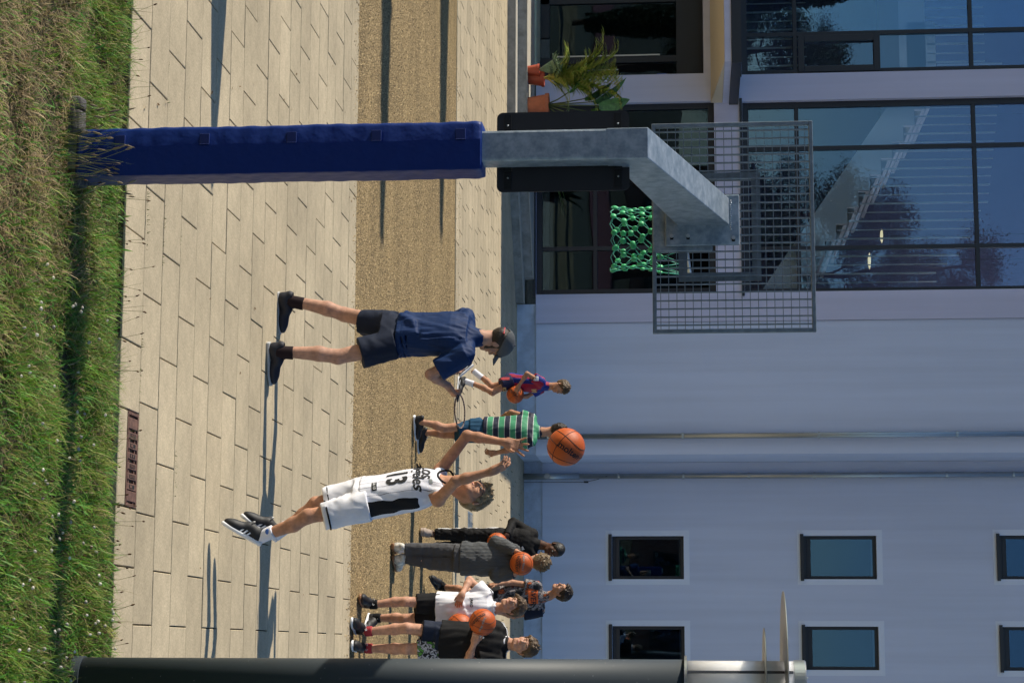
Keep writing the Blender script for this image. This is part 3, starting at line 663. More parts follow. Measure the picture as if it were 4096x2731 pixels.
# flat strips showing the shooting square on the far side
tg = MB(); sx0, sx1, sz0, sz1 = BC-.31, BC+.31, 2.93, 3.39
tg.box(sx0, sx1, YB+.018, YB+.022, sz1-.05, sz1); tg.box(sx0, sx0+.05, YB+.018, YB+.022, sz0, sz1-.05); tg.box(sx1-.05, sx1, YB+.018, YB+.022, sz0, sz1-.05); tg.box(sx0+.05, sx1-.05, YB+.018, YB+.022, sz0, sz0+.05)
tg.build('target_square', m_grate, bb)
# ring, a little bent, and the green cord net with ball knots
RC = np.array([BC-.01, YB+.36, 2.96]); RR = .225; tilt = R(9)
def ringp(a, rr=RR, dz=0): x = rr*math.cos(a); return RC+np.array([x*math.cos(tilt), rr*math.sin(a), x*math.sin(tilt)*1.0+dz])
ring = MB().tube([ringp(2*math.pi*k/48) for k in range(48)], .009, 8, closed=True).build('ring', m_bright, hoop, smooth=True)
MB().bar(RC+np.array([-.06, -.2, -.02]), (BC-.06, YB-.03, 2.93), .03, .012).bar(RC+np.array([.06, -.2, .0]), (BC+.08, YB-.03, 2.93), .03, .012).build('ring_bracket', m_bright, hoop)
hk = MB(); NS = 12
for k in range(NS): a = 2*math.pi*k/NS; p_ = ringp(a, RR, -.016); hk.tube([p_+np.array([0, 0, .012]), p_, p_+np.array([.008, 0, -.008])], .003, 5)
hk.build('net_hooks', m_bright, ring)
m_net = M('green_plastic_net', (.05, .45, .17), .45, spec=.5); m_cord = M('green_cord', (.07, .42, .3), .5)
cord = MB(); lv = 6; nodes = []
for l in range(lv+1):
    z = 2.93-.055-l*.052; rr = .215-.028*math.sin(min(1, l/3)*1.5708)-.004*l+.012*max(0, l-4); nodes.append([])
    for k in range(NS):
        a = 2*math.pi*(k+.5*(l % 2))/NS+random.gauss(0, .06); q = RC+np.array([rr*math.cos(a), rr*math.sin(a), z-RC[2]+random.gauss(0, .007)])
        nodes[-1].append((q, a))
for k in range(NS):
    cord.tube([ringp(2*math.pi*k/NS, RR, -.018), nodes[1][k][0]], .0025, 5); cord.tube([ringp(2*math.pi*k/NS, RR, -.018), nodes[1][(k-1) % NS][0]], .0025, 5)
for l in range(1, lv):
    for k in range(NS):
        if l % 2: tgt = (k, (k+1) % NS)
        else: tgt = (k, (k-1) % NS)
        for t_ in tgt: cord.tube([nodes[l][k][0], nodes[l+1][t_][0]], .0023, 5)
for k in range(NS):
    p0, a_ = nodes[lv][k]; p1, _ = nodes[lv][(k+1) % NS]; mid = (p0+p1)/2+np.array([0, 0, -.022]); cord.tube([p0, mid*.6+p0*.4, mid, mid*.6+p1*.4, p1], .0023, 5)
net = cord.build('net', m_cord, hoop, smooth=True)
kb = MB().ball((0, 0, 0), (.009, .0175, .0175), 12, 8); kme = mesh('knot_ball', kb.v, kb.f); kme.materials.append(m_net); kme.polygons.foreach_set('use_smooth', [True]*len(kme.polygons))
for l in range(1, lv+1):
    for q, a in nodes[l]:
        o = bpy.data.objects.new('knot_ball', kme); C.objects.link(o); o.parent = net; o.location = Vector(q)-root_loc(net); o.rotation_euler = (random.uniform(-.2, .2), random.uniform(-.2, .2), a)
# black sign panel clamped to the far side of the post
sg = MB(); hx, hz, rc = .2, .325, .03; P = []
for cx, cz, a_ in ((hx-rc, hz-rc, 0), (-hx+rc, hz-rc, 90), (-hx+rc, -hz+rc, 180), (hx-rc, -hz+rc, 270)):
    for k in range(6): P.append((cx+rc*math.cos(R(a_+18*k)), cz+rc*math.sin(R(a_+18*k))))
SX, SZ = -2.415+.005, 2.38
sgn = MB().prism(P, lambda a, b_, d_: (SX+a, d_, SZ+b_), PY+.1, PY+.106).build('sign_panel', m_black, hoop)
for x in (-.135, .135):
    for z in (-.27, .27):
        MB().box(SX+x-.05, SX+x+.05, PY+.092, PY+.1, SZ+z-.017, SZ+z+.017).build('clamp', m_hole, sgn); MB().ball((SX+x*.98, PY+.091, SZ+z), .005, 8, 5).build('screw', m_bright, sgn)
MB().box(PX-.09, PX+.09, PY+.076, PY+.092, SZ-.29, SZ-.25).box(PX-.09, PX+.09, PY+.076, PY+.092, SZ+.25, SZ+.29).build('clamp_rail', m_hole, sgn)

# ------------------------------------------------------------------ lamp column at the right edge
m_lpole = M('anthracite_lamp_paint', (.035, .045, .052), .55, spec=.4, bump=(300, .0006)); m_opal = M('opal_cylinder', (.95, .95, .93), .2, spec=.5, sss=1.0); nodes_of(m_opal)[2].inputs['Subsurface Radius'].default_value = (.12, .12, .12); m_disc = M('aluminium_disc', (.5, .49, .44), .28, metal=.85)
LX, LY = .148, 9.62
N, L, p = nodes_of(m_lpole)                # fine pale paint specks
tc = N.new('ShaderNodeTexCoord'); vo = N.new('ShaderNodeTexVoronoi'); vo.inputs['Scale'].default_value = 26; L.new(tc.outputs['Object'], vo.inputs['Vector'])
lt = N.new('ShaderNodeMath'); lt.operation = 'LESS_THAN'; lt.inputs[1].default_value = .045; L.new(vo.outputs['Distance'], lt.inputs[0])
mx = N.new('ShaderNodeMix'); mx.data_type = 'RGBA'; mx.inputs['A'].default_value = (.035, .045, .052, 1); mx.inputs['B'].default_value = (.4, .4, .4, 1); L.new(lt.outputs[0], mx.inputs['Factor']); L.new(mx.outputs['Result'], p.inputs['Base Color'])
lamp = empty('lamp_column', (LX, LY, 0), 'dark grey round lamp column with pale cylinder head and horizontal discs', 'street lamp')
MB().tube([(LX, LY, .03), (LX, LY, 2.945)], .105, 40).build('column', m_lpole, lamp, smooth=False)
for o in lamp.children: o.data.polygons.foreach_set('use_smooth', [len(f.vertices) == 4 for f in o.data.polygons])
MB().lathe([(.112, 0), (.112, .05), (.107, .052)], (LX, LY, -.02), 40).build('base_collar', m_lpole, lamp)
MB().lathe([(.124, -.006), (.124, .006)], (LX, LY, 2.953), 40).build('disc', m_disc, lamp)
hd = MB().lathe([(.1, 0), (.1, .5)], (LX, LY, 2.96), 40).build('lamp_cylinder', m_opal, lamp)
hd.data.polygons.foreach_set('use_smooth', [len(f.vertices) == 4 for f in hd.data.polygons])
for k in range(3): a = R(-118+120*k); MB().bar((LX+.1015*math.cos(a), LY+.1015*math.sin(a), 2.962), (LX+.1015*math.cos(a), LY+.1015*math.sin(a), 3.455), .012, .006, up=(math.cos(a), math.sin(a), 0)).build('rod', m_frame, hd)
def ring_disc(r0, r1, z, t=.006):
    m_ = MB().lathe([(r0, -t/2), (r1-.004, -t/2), (r1, -t/4), (r1, t/4), (r1-.004, t/2), (r0, t/2)], (LX, LY, z), 64); m_.f = m_.f[:-2]; return m_.build('disc', m_disc, lamp)
ring_disc(.1005, .255, 3.325); ring_disc(.1005, .428, 3.418)
MB().lathe([(.104, 0), (.104, .05), (.1, .056), (.001, .058)], (LX, LY, 3.461), 40).build('cap', m_disc, lamp)
MB().ball((LX-.02, LY-.02, 3.524), .006, 8, 5).build('screw', m_bright, lamp)

# weathered timbers beside the post foot
m_wood = M_ramp_noise('weathered_timber', [(.3, (.05, .045, .04)), (.5, (.13, .12, .115)), (.7, (.22, .21, .2))], 9, .95, bump=(40, .01, (6, 1, 1)), stretch=(1, 9, 9))
for i, (x0, x1, y_, lb) in enumerate(((-2.68, -2.49, 9.27, 'cracked grey timber end left of the blue padded post foot'), (-2.31, -2.235, 9.33, 'grey timber stump right of the blue padded post foot'))):
    f = Field((x0-.05, y_-.12, -.15), (x1+.05, y_+.12, .12), .006); f.rbox(((x0+x1)/2, y_, -.02), np.eye(3), ((x1-x0)/2-.02, .03, .045), .014, .01)
    if i == 0: f.rbox((x0+.07, y_-.03, .06), np.eye(3), (.004, .06, .06), .003, .004, 's')
    f.folds(5+i, .006, 40, (.2, 1, 1)); e = f.build('timber', m_wood, None) if False else None
    V, Q = f.surface(1); e = link('timber', npmesh('timber', V, Q), m_wood, smooth=True); tag(e, lb, 'timber', 'weathered timbers')

# ------------------------------------------------------------------ potted plants by the door
m_terra = M('terracotta', (.42, .12, .05), .7, var=(10, .1), bump=(60, .001)); m_terra2 = M('orange_plastic_pot', (.36, .055, .02), .5)
m_leafd = M('dark_leaf', (.09, .2, .05), .45, var=(12, .3)); m_leafy = M('yellow_palm_leaf', (.25, .4, .05), .5, var=(8, .3), col2=(.5, .48, .12)); m_succ = M('grey_green_leaf', (.16, .24, .13), .5, var=(10, .2)); m_stem = M('plant_stem', (.1, .12, .04), .6); m_earth = M('pot_soil', (.03, .022, .015), .95)
for mm in (m_leafd, m_leafy, m_succ): nodes_of(mm)[2].inputs['Transmission Weight'].default_value = 0
def pot(x, y, z, r, h, mat):
    pr = [(r*.72, 0), (r*.95, h*.82), (r*1.06, h*.83), (r*1.06, h), (r*.96, h), (r*.93, h*.9)]
    return MB().lathe(pr, (x, y, z), 28)
def leafstrip(b, p0, p1, w_, bend=(0, 0, -.2), n=5, fold=.15):
    p0 = np.asarray(p0, float); p1 = np.asarray(p1, float); d = p1-p0; L_ = np.linalg.norm(d); dn = d/L_; sd_ = np.cross(dn, (0, 0, 1)); sd_ = nrm(sd_) if np.linalg.norm(sd_) > .01 else np.array([1., 0, 0]); up = np.cross(sd_, dn)
    vs = []; bend = np.asarray(bend, float)*L_
    for i in range(n+1):
        t = i/n; c_ = p0+d*t+bend*t*t; ww = w_*math.sin(math.pi*(.06+.94*t)**.8)**.8 if i < n else .0005
        vs += [c_-sd_*ww+up*ww*fold, c_-up*ww*.1, c_+sd_*ww+up*ww*fold]
    fs = []
    for i in range(n):
        for j in (0, 1): fs.append((3*i+j, 3*i+j+1, 3*i+3+j+1, 3*i+3+j))
    b.add(vs, fs)
ZS = .304
# palm in the rear orange pot
e = empty('potted_palm', (-9.58, 32.62, ZS), 'feathery yellow green palm in an orange pot by the entrance door', 'plant')
pot(-9.58, 32.62, ZS, .145, .27, m_terra2).build('pot', m_terra2, e, smooth=False); MB().lathe([(.001, 0), (.13, 0), (.13, .006), (.001, .01)], (-9.58, 32.62, ZS+.22), 20).build('potting_soil', m_earth, e)
rr = random.Random(3)
for k in range(46):
    az = rr.uniform(0, 6.28); rch = rr.uniform(.25, .7); top = rr.uniform(.4, 1.35)
    base = np.array([-9.58, 32.62, ZS+.24]); q = np.array([math.cos(az)*rch, math.sin(az)*rch*.7, top])
    if k < 3: q = np.array([-.75+.2*k, -.1, 1.05-.12*k])
    spine = [base+q*np.array([t**1.4, t**1.4, math.sin(t*1.5708)]) for t in np.linspace(0, 1, 9)]
    fr = MB().tube(spine, [.009-.0009*i for i in range(9)], 5)
    for i in range(2, 9):
        dq = nrm(spine[i]-spine[i-1]); sd_ = nrm(np.cross(dq, (0, 0, 1)))
        for m_ in range(2):
            pp = spine[i-1]+(spine[i]-spine[i-1])*(m_/2)
            for sg_ in (-1, 1): leafstrip(fr, pp, pp+(sd_*sg_*.75+dq*.75)*.31*(1.1-.05*i)+np.array([0, 0, .02]), .017, (0, 0, -.3), 3)
    fr.build('frond', m_leafy, e)
# big leaved plant in the front terracotta pot
e = empty('potted_broadleaf_plant', (-9.08, 32.52, ZS), 'broad paddle leaved plant in a large terracotta pot beside the steps', 'plant')
pot(-9.08, 32.52, ZS, .185, .36, m_terra).build('pot', m_terra, e); MB().lathe([(.001, 0), (.17, 0), (.17, .006), (.001, .01)], (-9.08, 32.52, ZS+.3), 20).build('potting_soil', m_earth, e)
base = np.array([-9.08, 32.52, ZS+.3])
for (dx, dy, hz_, ln_, wd_, ldx, ldz) in ((-.12, .1, .65, .62, .12, -.35, .75), (-.05, .05, .8, .75, .15, -.5, .9), (.1, .15, .75, .6, .14, .1, .9), (-.2, -.05, .4, .35, .08, -.5, .5), (.25, .05, .55, .55, .12, .5, .6), (.05, -.05, .9, .6, .13, -.1, 1.), (.3, .2, .35, .5, .1, .9, .3)):
    stem_top = base+np.array([dx, dy, hz_]); b = MB().tube([base, base+np.array([dx*.4, dy*.4, hz_*.5]), stem_top], [.016, .012, .009], 6)
    st_o = b.build('stem', m_stem, e, smooth=True); lf = MB(); tip = stem_top+nrm((ldx, .1, ldz))*ln_
    leafstrip(lf, stem_top, tip, wd_, (.1*np.sign(ldx), 0, -.12), 8, .3); lf.build('leaf', m_leafd, st_o)
# trailing succulent between the pots
e = empty('potted_spurge', (-9.68, 32.48, ZS), 'grey green fleshy trailing plant in a small orange pot between the other two pots', 'plant')
pot(-9.68, 32.48, ZS, .1, .2, m_terra2).build('pot', m_terra2, e)
for k in range(9):
    az = -2.2+.3*k; q = np.array([math.cos(az)*.22-.1, math.sin(az)*.2, .38-.03*abs(k-4)]); p0 = np.array([-9.68, 32.48, ZS+.18]); b = MB().tube([p0, p0+q*.6+np.array([0, 0, .1]), p0+q], .01, 5)
    for i in range(10):
        t = .3+.07*i; c_ = p0+q*t+np.array([0, 0, .1*math.sin(t*3.1)]); a2 = i*2.4; leafstrip(b, c_, c_+np.array([math.cos(a2)*.09, math.sin(a2)*.09, .05]), .026, (0, 0, .05), 3)
    b.build('leafy_stem', m_succ, e)
# palm shoots behind the sign panel
e = empty('potted_fan_palm', (-8.1, 33.3, ZS), 'arching green palm leaves in front of the ground floor window', 'plant')
pot(-8.1, 33.3, ZS, .16, .28, m_terra2).build('pot', m_terra2, e)
for k in range(16):
    az = rr.uniform(-2.6, .9); p0 = np.array([-8.1, 33.3, ZS+.25]); b = MB(); leafstrip(b, p0, p0+np.array([math.cos(az)*rr.uniform(.4, .8), math.sin(az)*.35, rr.uniform(.4, .95)]), .03, (.1*math.cos(az), 0, -.35), 7); b.build('leaf', m_leafd if k % 4 else m_leafy, e)

# ------------------------------------------------------------------ behind and beside the photographer (mirrored in the glazing, or casting shadows)
m_bark = M('pine_bark', (.13, .075, .045), .9, var=(6, .3), bump=(14, .03)); m_needle = M('pine_foliage', (.03, .055, .018), .7, var=(3, .4))
def pine(x, y, hgt, seed, lb, spread=1., lowest=.35):
    r = np.random.default_rng(seed); e = empty('pine_tree', (x, y, -.1), lb, 'tree', 'pine trees behind the photographer')
    tr = MB().tube([(x, y, -.1), (x+.1, y, hgt*.5), (x-.1, y+.1, hgt*.97)], [.24, .16, .04], 10); cl = []
    for k in range(26):
        z = hgt*(lowest+(1-lowest)*(k/25)**.9); a = r.uniform(0, 6.28); ln_ = spread*(1-(z/hgt-lowest)/(1.05-lowest))**.7*r.uniform(1.4, 2.9)+.3
        q = np.array([x+math.cos(a)*ln_, y+math.sin(a)*ln_, z+ln_*.25]); tr.tube([(x, y, z-.2), q], [.05, .015], 5)
        for m_ in range(3): cl.append(np.array([x, y, z])+(q-np.array([x, y, z]))*r.uniform(.55, 1.05)+r.normal(size=3)*.22)
    tr.build('trunk', m_bark, e)
    cl = np.array(cl); n = 620; K = len(cl)
    c_ = np.repeat(cl, n, 0)+r.normal(size=(K*n, 3))*np.array([.42, .42, .24]); s_ = r.uniform(.035, .085, K*n)[:, None]
    d1 = r.normal(size=(K*n, 3)); d1 /= np.linalg.norm(d1, axis=1)[:, None]; d2 = np.cross(d1, r.normal(size=(K*n, 3))); d2 /= np.linalg.norm(d2, axis=1)[:, None]
    V = np.stack([c_-d1*s_*.35, c_+d1*s_*.35, c_+d2*s_*1.6], 1).reshape(-1, 3)-np.array([x, y, -.1])
    link('crown', npmesh('crown', V, np.arange(len(V)).reshape(-1, 3)), m_needle, e)
pine(-15.2, -12, 15.2, 1, 'tall dark pine tree mirrored in the middle of the upper window', 1.2)
pine(-24.5, -12, 9.0, 2, 'dark pine tree mirrored in the window beside the entrance canopy', 1.1, .25)
pine(-17.6, -12.5, 11.5, 4, 'shorter dark pine tree mirrored left of the tall one in the upper window', 1.1, .25)
m_brick = M('red_brick', (.26, .09, .055), .85)
N, L, p = nodes_of(m_brick); bt = N.new('ShaderNodeTexBrick'); bt.inputs['Scale'].default_value = 3.2; bt.inputs['Color1'].default_value = (.27, .1, .06, 1); bt.inputs['Color2'].default_value = (.18, .06, .04, 1); bt.inputs['Mortar'].default_value = (.3, .26, .22, 1); bt.inputs['Mortar Size'].default_value = .03
tc = N.new('ShaderNodeTexCoord'); mp = N.new('ShaderNodeMapping'); mp.inputs['Rotation'].default_value = (R(90), 0, 0); L.new(tc.outputs['Object'], mp.inputs['Vector']); L.new(mp.outputs['Vector'], bt.inputs['Vector']); L.new(bt.outputs['Color'], p.inputs['Base Color'])
e = empty('brick_house', (-14, -30, -.1), 'red brick house with gable mirrored in the school windows', 'building')
MB().box(-24, 3, -40, -30, -.1, 6.1).build('wall', m_brick, e); MB().prism([(-24.4, 6.101), (3.4, 6.101), (0, 8.3), (-21, 8.3)], lambda a, b_, d_: (a, d_, b_), -40.3, -29.7).build('roof', m_brick, e)
for k in range(7):
    for z in (.8, 3.4):
        q = MB().box(-22.5+k*3.5, -21+k*3.5, -30.04, -29.98, z, z+1.7).build('window', m_frame, e); MB().box(-22.4+k*3.5, -21.1+k*3.5, -29.97, -29.96, z+.1, z+1.6).build('pane', m_glass, q)
# red sports surface behind the photographer, mirrored in the lower windows
m_red = M('red_court', (.2, .055, .05), .9, var=(3, .1)); tag(MB().box(-45, -7, -12, 6.5, -.119, -.09).build('sports_court', m_red), kind='structure')
# unseen shapes added beyond the left edge to cast the shadow bands
def columnar(x, y, hgt, r0, seed, lb):
    r = np.random.default_rng(seed); e = empty('added_shade_tree', (x, y, -.05), lb, 'tree', 'added shadow casters beyond the left edge')
    MB().tube([(x, y, -.05), (x, y, hgt*.9)], [.1, .03], 8).build('trunk', m_bark, e); n = 26000
    z = r.uniform(.05, 1, n); rad = r0*np.sqrt(r.random(n))*np.clip(np.sin(np.pi*(.12+.86*z)), .05, 1)**.7; a = r.uniform(0, 6.28, n)
    c_ = np.stack([rad*np.cos(a), rad*np.sin(a), z*hgt+.05], 1); d1 = r.normal(size=(n, 3)); d2 = r.normal(size=(n, 3)); s_ = .05
    V = np.stack([c_, c_+d1*s_, c_+d2*s_], 1).reshape(-1, 3); link('crown', npmesh('crown', V, np.arange(len(V)).reshape(-1, 3)), m_needle, e)
cot = 1/math.tan(SUN_EL)
columnar(-4.1-7.0*cot, 18.95+7.0*cot*.054, 7.0, .42, 11, 'slim tree shape added beyond the left edge to shade the near gravel')
columnar(-5.1-8.5*cot, 23.55+8.5*cot*.054, 8.5, .6, 12, 'slim tree shape added beyond the left edge to shade the far gravel')
e = empty('added_shadow_post', (-2.87-1.9*cot, 12.02+1.9*cot*.054, 0), 'grey metal post with side arm added beyond the left edge to cast a shadow', 'post'); ex, ey = e.location.x, e.location.y  # made-up form, shaped to throw a tapering shadow over the near paving
MB().tube([(ex, ey, -.1), (ex, ey, 1.2), (ex, ey, 1.9)], [.24, .2, .03], 12).build('post', m_galv, e); MB().tube([(ex, ey+.05, .75), (ex+.05, ey+.5, 1.02)], [.05, .03], 8).build('arm', m_galv, e)
# ------------------------------------------------------------------ people
def skin(name, col): return M(name, col, .62, spec=.28, var=(22, .16, 6), sss=.06, bump=(240, .0012))
m_skin = skin('fair_skin', (.50, .27, .18)); m_skin_t = skin('tanned_skin', (.45, .23, .14)); m_skin_d = skin('dark_skin', (.09, .04, .024)); m_skin_a = skin('adult_skin', (.43, .24, .165))
def hairmat(name, a, b): return M_ramp_noise(name, [(.3, a), (.55, b), (.75, tuple(min(1, 1.5*c) for c in b))], 60, .5, bump=(110, .006), stretch=(1, 1, .3), spec=.4)
m_h_dark = hairmat('dark_brown_hair', (.012, .008, .006), (.03, .018, .011)); m_h_brown = hairmat('brown_hair', (.05, .03, .016), (.12, .075, .04)); m_h_blond = hairmat('blond_hair', (.1, .065, .03), (.28, .2, .1)); m_h_black = hairmat('black_hair', (.006, .005, .005), (.014, .012, .011))
m_eye = M('eye_dark', (.02, .014, .01), .2); m_eyew = M('eye_white', (.6, .58, .55), .3); m_lip = M('lip', (.36, .12, .1), .5); m_lipd = M('dark_lip', (.13, .045, .04), .5)
def cloth(name, col, rough=.8, **k): return M(name, col, rough, spec=k.pop('spec', .25), var=k.pop('var', (6, .06)), bump=k.pop('bump', (260, .0012)), **k)
c_navy = cloth('navy_sport_cloth', (.004, .023, .09), .65, spec=.2, bump=(9, .012, (1.4, 1.4, .5))); c_navyd = cloth('dark_navy_cloth', (.007, .013, .032), .75); c_blk = cloth('black_cloth', (.006, .006, .007), .8); c_white = cloth('white_cloth', (.74, .74, .78), .75); c_grey = cloth('grey_knit', (.105, .11, .115), .95); c_greyt = cloth('grey_trouser_cloth', (.075, .075, .08), .85, bump=(8, .02)); c_denim = cloth('blue_denim', (.015, .065, .13), .85); c_cap = cloth('faded_grey_cap', (.085, .092, .1), .9, bump=(14, .01)); c_sockd = cloth('dark_sock', (.018, .01, .012), .9); c_sockw = cloth('white_sock', (.75, .75, .8), .9)
s_blk = M('black_shoe', (.008, .008, .01), .6, bump=(220, .001)); s_white = M('white_sole', (.75, .76, .78), .5); s_navy = M('navy_shoe', (.008, .009, .018), .65); s_beige = M('beige_suede_shoe', (.34, .27, .22), .85); s_wht = M('white_shoe', (.6, .57, .5), .55, var=(18, .35)); s_solew = M('off_white_sole', (.55, .52, .45), .6); s_gum = M('gum_sole', (.25, .12, .05), .6); s_lace = M('lace', (.55, .55, .55), .8); s_red = M('red_trim', (.35, .02, .03), .7); s_lgrey = M('light_grey_sole', (.42, .42, .41), .6)

# one trainer, built once: toe towards +Y, heel at the origin, 0.27 long
def shoe_meshes():
    f = Field((-.06, -.03, -.01), (.06, .29, .13), .004)
    E3 = np.eye(3)
    f.ell((0, .2, .038), E3, (.045, .075, .034), .02); f.ell((0, .05, .045), E3, (.036, .055, .045), .02); f.cone((0, .045, .05), (0, .02, .095), .036, .034, .02); f.cone((0, .1, .075), (0, .2, .04), .03, .03, .03); f.cone((0, .05, .06), (0, .11, .07), .035, .033, .03)
    f.plane((0, 0, .016), (0, 0, -1), .004); f.ell((0, .045, .125), E3, (.026, .042, .03), .006, 's'); up = f.surface(1)
    f = Field((-.06, -.03, -.01), (.06, .3, .05), .004)
    f.loft([((0, -.008, .012), (1, 0, 0), (0, 0, 1), .03, .015), ((0, .05, .012), (1, 0, 0), (0, 0, 1), .04, .015), ((0, .12, .011), (1, 0, 0), (0, 0, 1), .038, .014), ((0, .2, .012), (1, 0, 0), (0, 0, 1), .049, .013), ((0, .262, .015), (1, 0, 0), (0, 0, 1), .034, .013), ((0, .283, .018), (1, 0, 0), (0, 0, 1), .014, .011)], .012, 3); so_ = f.surface(1)
    lc = MB()
    for k in range(5):
        y = .098+.02*k; z = .104-.0165*k
        lc.tube([(-.024, y-.004, z-.008), (0, y, z+.004), (.024, y+.004, z-.008)], .0035, 5)
    for sx in (-1, 1): lc.tube([(0, .095, .11), (sx*.022, .1, .122), (sx*.034, .112, .112), (sx*.014, .105, .106)], .0028, 5)
    st3 = MB()
    for sx in (-1, 1):
        for k in range(3):
            y = .085+.026*k; st3.add([(sx*.0385, y+.012, .022), (sx*.0405, y+.024, .022), (sx*.0335, y, .07), (sx*.033, y-.012, .07)], [(0, 1, 2, 3)])
    sw = MB()
    for sx in (-1, 1): sw.tube([(sx*.036, .02, .066), (sx*.04, .07, .04), (sx*.044, .12, .034), (sx*.043, .17, .045)], [.002, .005, .006, .002], 5)
    r = []
    for nm, (V, Q) in (('shoe', up), ('sole', so_)): r.append(npmesh(nm, V, Q))
    r += [mesh('laces', lc.v, lc.f), mesh('side_stripe', st3.v, st3.f), mesh('side_swoosh_mark', sw.v, sw.f)]
    for m_ in r: m_.polygons.foreach_set('use_smooth', [True]*len(m_.polygons)); m_.materials.append(s_blk)
    return r
SH = shoe_meshes()
def omat(o, m): o.material_slots[0].link = 'OBJECT'; o.material_slots[0].material = m
def shoe(parent, heel, toe, up, size, mu, ms, mark=None, lace=s_lace, mk=s_white):
    heel = np.asarray(heel, float); y = nrm(np.asarray(toe, float)-heel); x = nrm(np.cross(y, up)); z = np.cross(x, y); s = size/.27
    mt = Matrix(((x[0]*s, y[0]*s, z[0]*s, heel[0]), (x[1]*s, y[1]*s, z[1]*s, heel[1]), (x[2]*s, y[2]*s, z[2]*s, heel[2]), (0, 0, 0, 1)))
    o = bpy.data.objects.new('shoe', SH[0]); C.objects.link(o); o.parent = parent; o.matrix_local = Matrix.Translation(-root_loc(parent)) @ mt; omat(o, mu)
    for me, nm, mm in ((SH[1], 'sole', ms), (SH[2], 'laces', lace)):
        q = bpy.data.objects.new(nm, me); C.objects.link(q); q.parent = o; omat(q, mm)
    if mark: q = bpy.data.objects.new(SH[mark].name, SH[mark]); C.objects.link(q); q.parent = o; omat(q, mk)
    return o

def add_head(f, c, fw, up, s, neck):
    "skull, jaw, nose, ears; returns local frame"
    c = np.asarray(c, float); fw = nrm(fw); rt = nrm(np.cross(fw, up)); up = np.cross(rt, fw); A = np.array([rt, fw, up])
    def P(x, y, z): return c+s*(rt*x+fw*y+up*z)
    f.ell(P(0, -.012, .03), A, np.array([.073, .094, .084])*s, .02)
    f.ell(P(0, .022, -.035), A, np.array([.056, .07, .076])*s, .03*s)
    f.cone(P(-.018, .064, -.09), P(.018, .064, -.09), .02*s, .02*s, .025*s)
    for sx in (-1, 1):
        f.cone(P(sx*.055, .0, -.045), P(sx*.025, .058, -.085), .018*s, .016*s, .025*s)
        f.ell(P(sx*.04, .055, -.028), A, np.array([.024, .024, .022])*s, .02*s)
    f.cone(P(-.034, .078, .022), P(.034, .078, .022), .013*s, .013*s, .02*s)
    for sx in (-1, 1): f.ell(P(sx*.03, .1, .002), A, np.array([.017, .014, .012])*s, .012*s, 's')
    f.cone(P(0, .086, .012), P(0, .108, -.026), .008*s, .0115*s, .012*s); f.cone(P(-.011, .097, -.03), P(.011, .097, -.03), .008*s, .008*s, .008*s)
    f.cone(P(-.018, .086, -.058), P(.018, .086, -.058), .0075*s, .0075*s, .01*s)
    for sx in (-1, 1):
        B = np.array([nrm(rt*sx*.9-fw*.45), nrm(fw*.9+rt*sx*.45), up]); f.ell(P(sx*.079, -.012, -.008), B, np.array([.009, .019, .031])*s, .006); f.ell(P(sx*.09, -.008, -.006), B, np.array([.005, .01, .018])*s, .004, 's')
    f.cone(P(0, -.022, -.055), neck, .048*s, .052*s, .03)
    return P, A
def face_parts(parent, P, A, s, lip=m_lip, brow=m_h_brown, squint=False):
    V0 = MB().ball((0, 0, 0), 1, 10, 6)
    for sx in (-1, 1):
        for nm, mt, rad, off in (('eye_white', m_eyew, (.0125, .006, .0055 if not squint else .0035), .0895), ('pupil', m_eye, (.0062, .005, .0056 if not squint else .0036), .093)):
            MB().add([P(sx*.0315, off, .001)+s*(A[0]*v[0]*rad[0]+A[1]*v[1]*rad[1]+A[2]*v[2]*rad[2]) for v in V0.v], V0.f).build(nm, mt, parent, smooth=True)
        MB().tube([P(sx*.014, .093, .021), P(sx*.03, .0945, .0245), P(sx*.046, .084, .02)], [.0032*s, .004*s, .002*s], 6).build('eyebrow', brow, parent, smooth=True)
    MB().tube([P(-.021, .088, -.0575), P(-.008, .0955, -.056), P(.008, .0955, -.056), P(.021, .088, -.0575)], [.0015*s, .0045*s, .0045*s, .0015*s], 6).build('mouth', lip, parent, smooth=True)
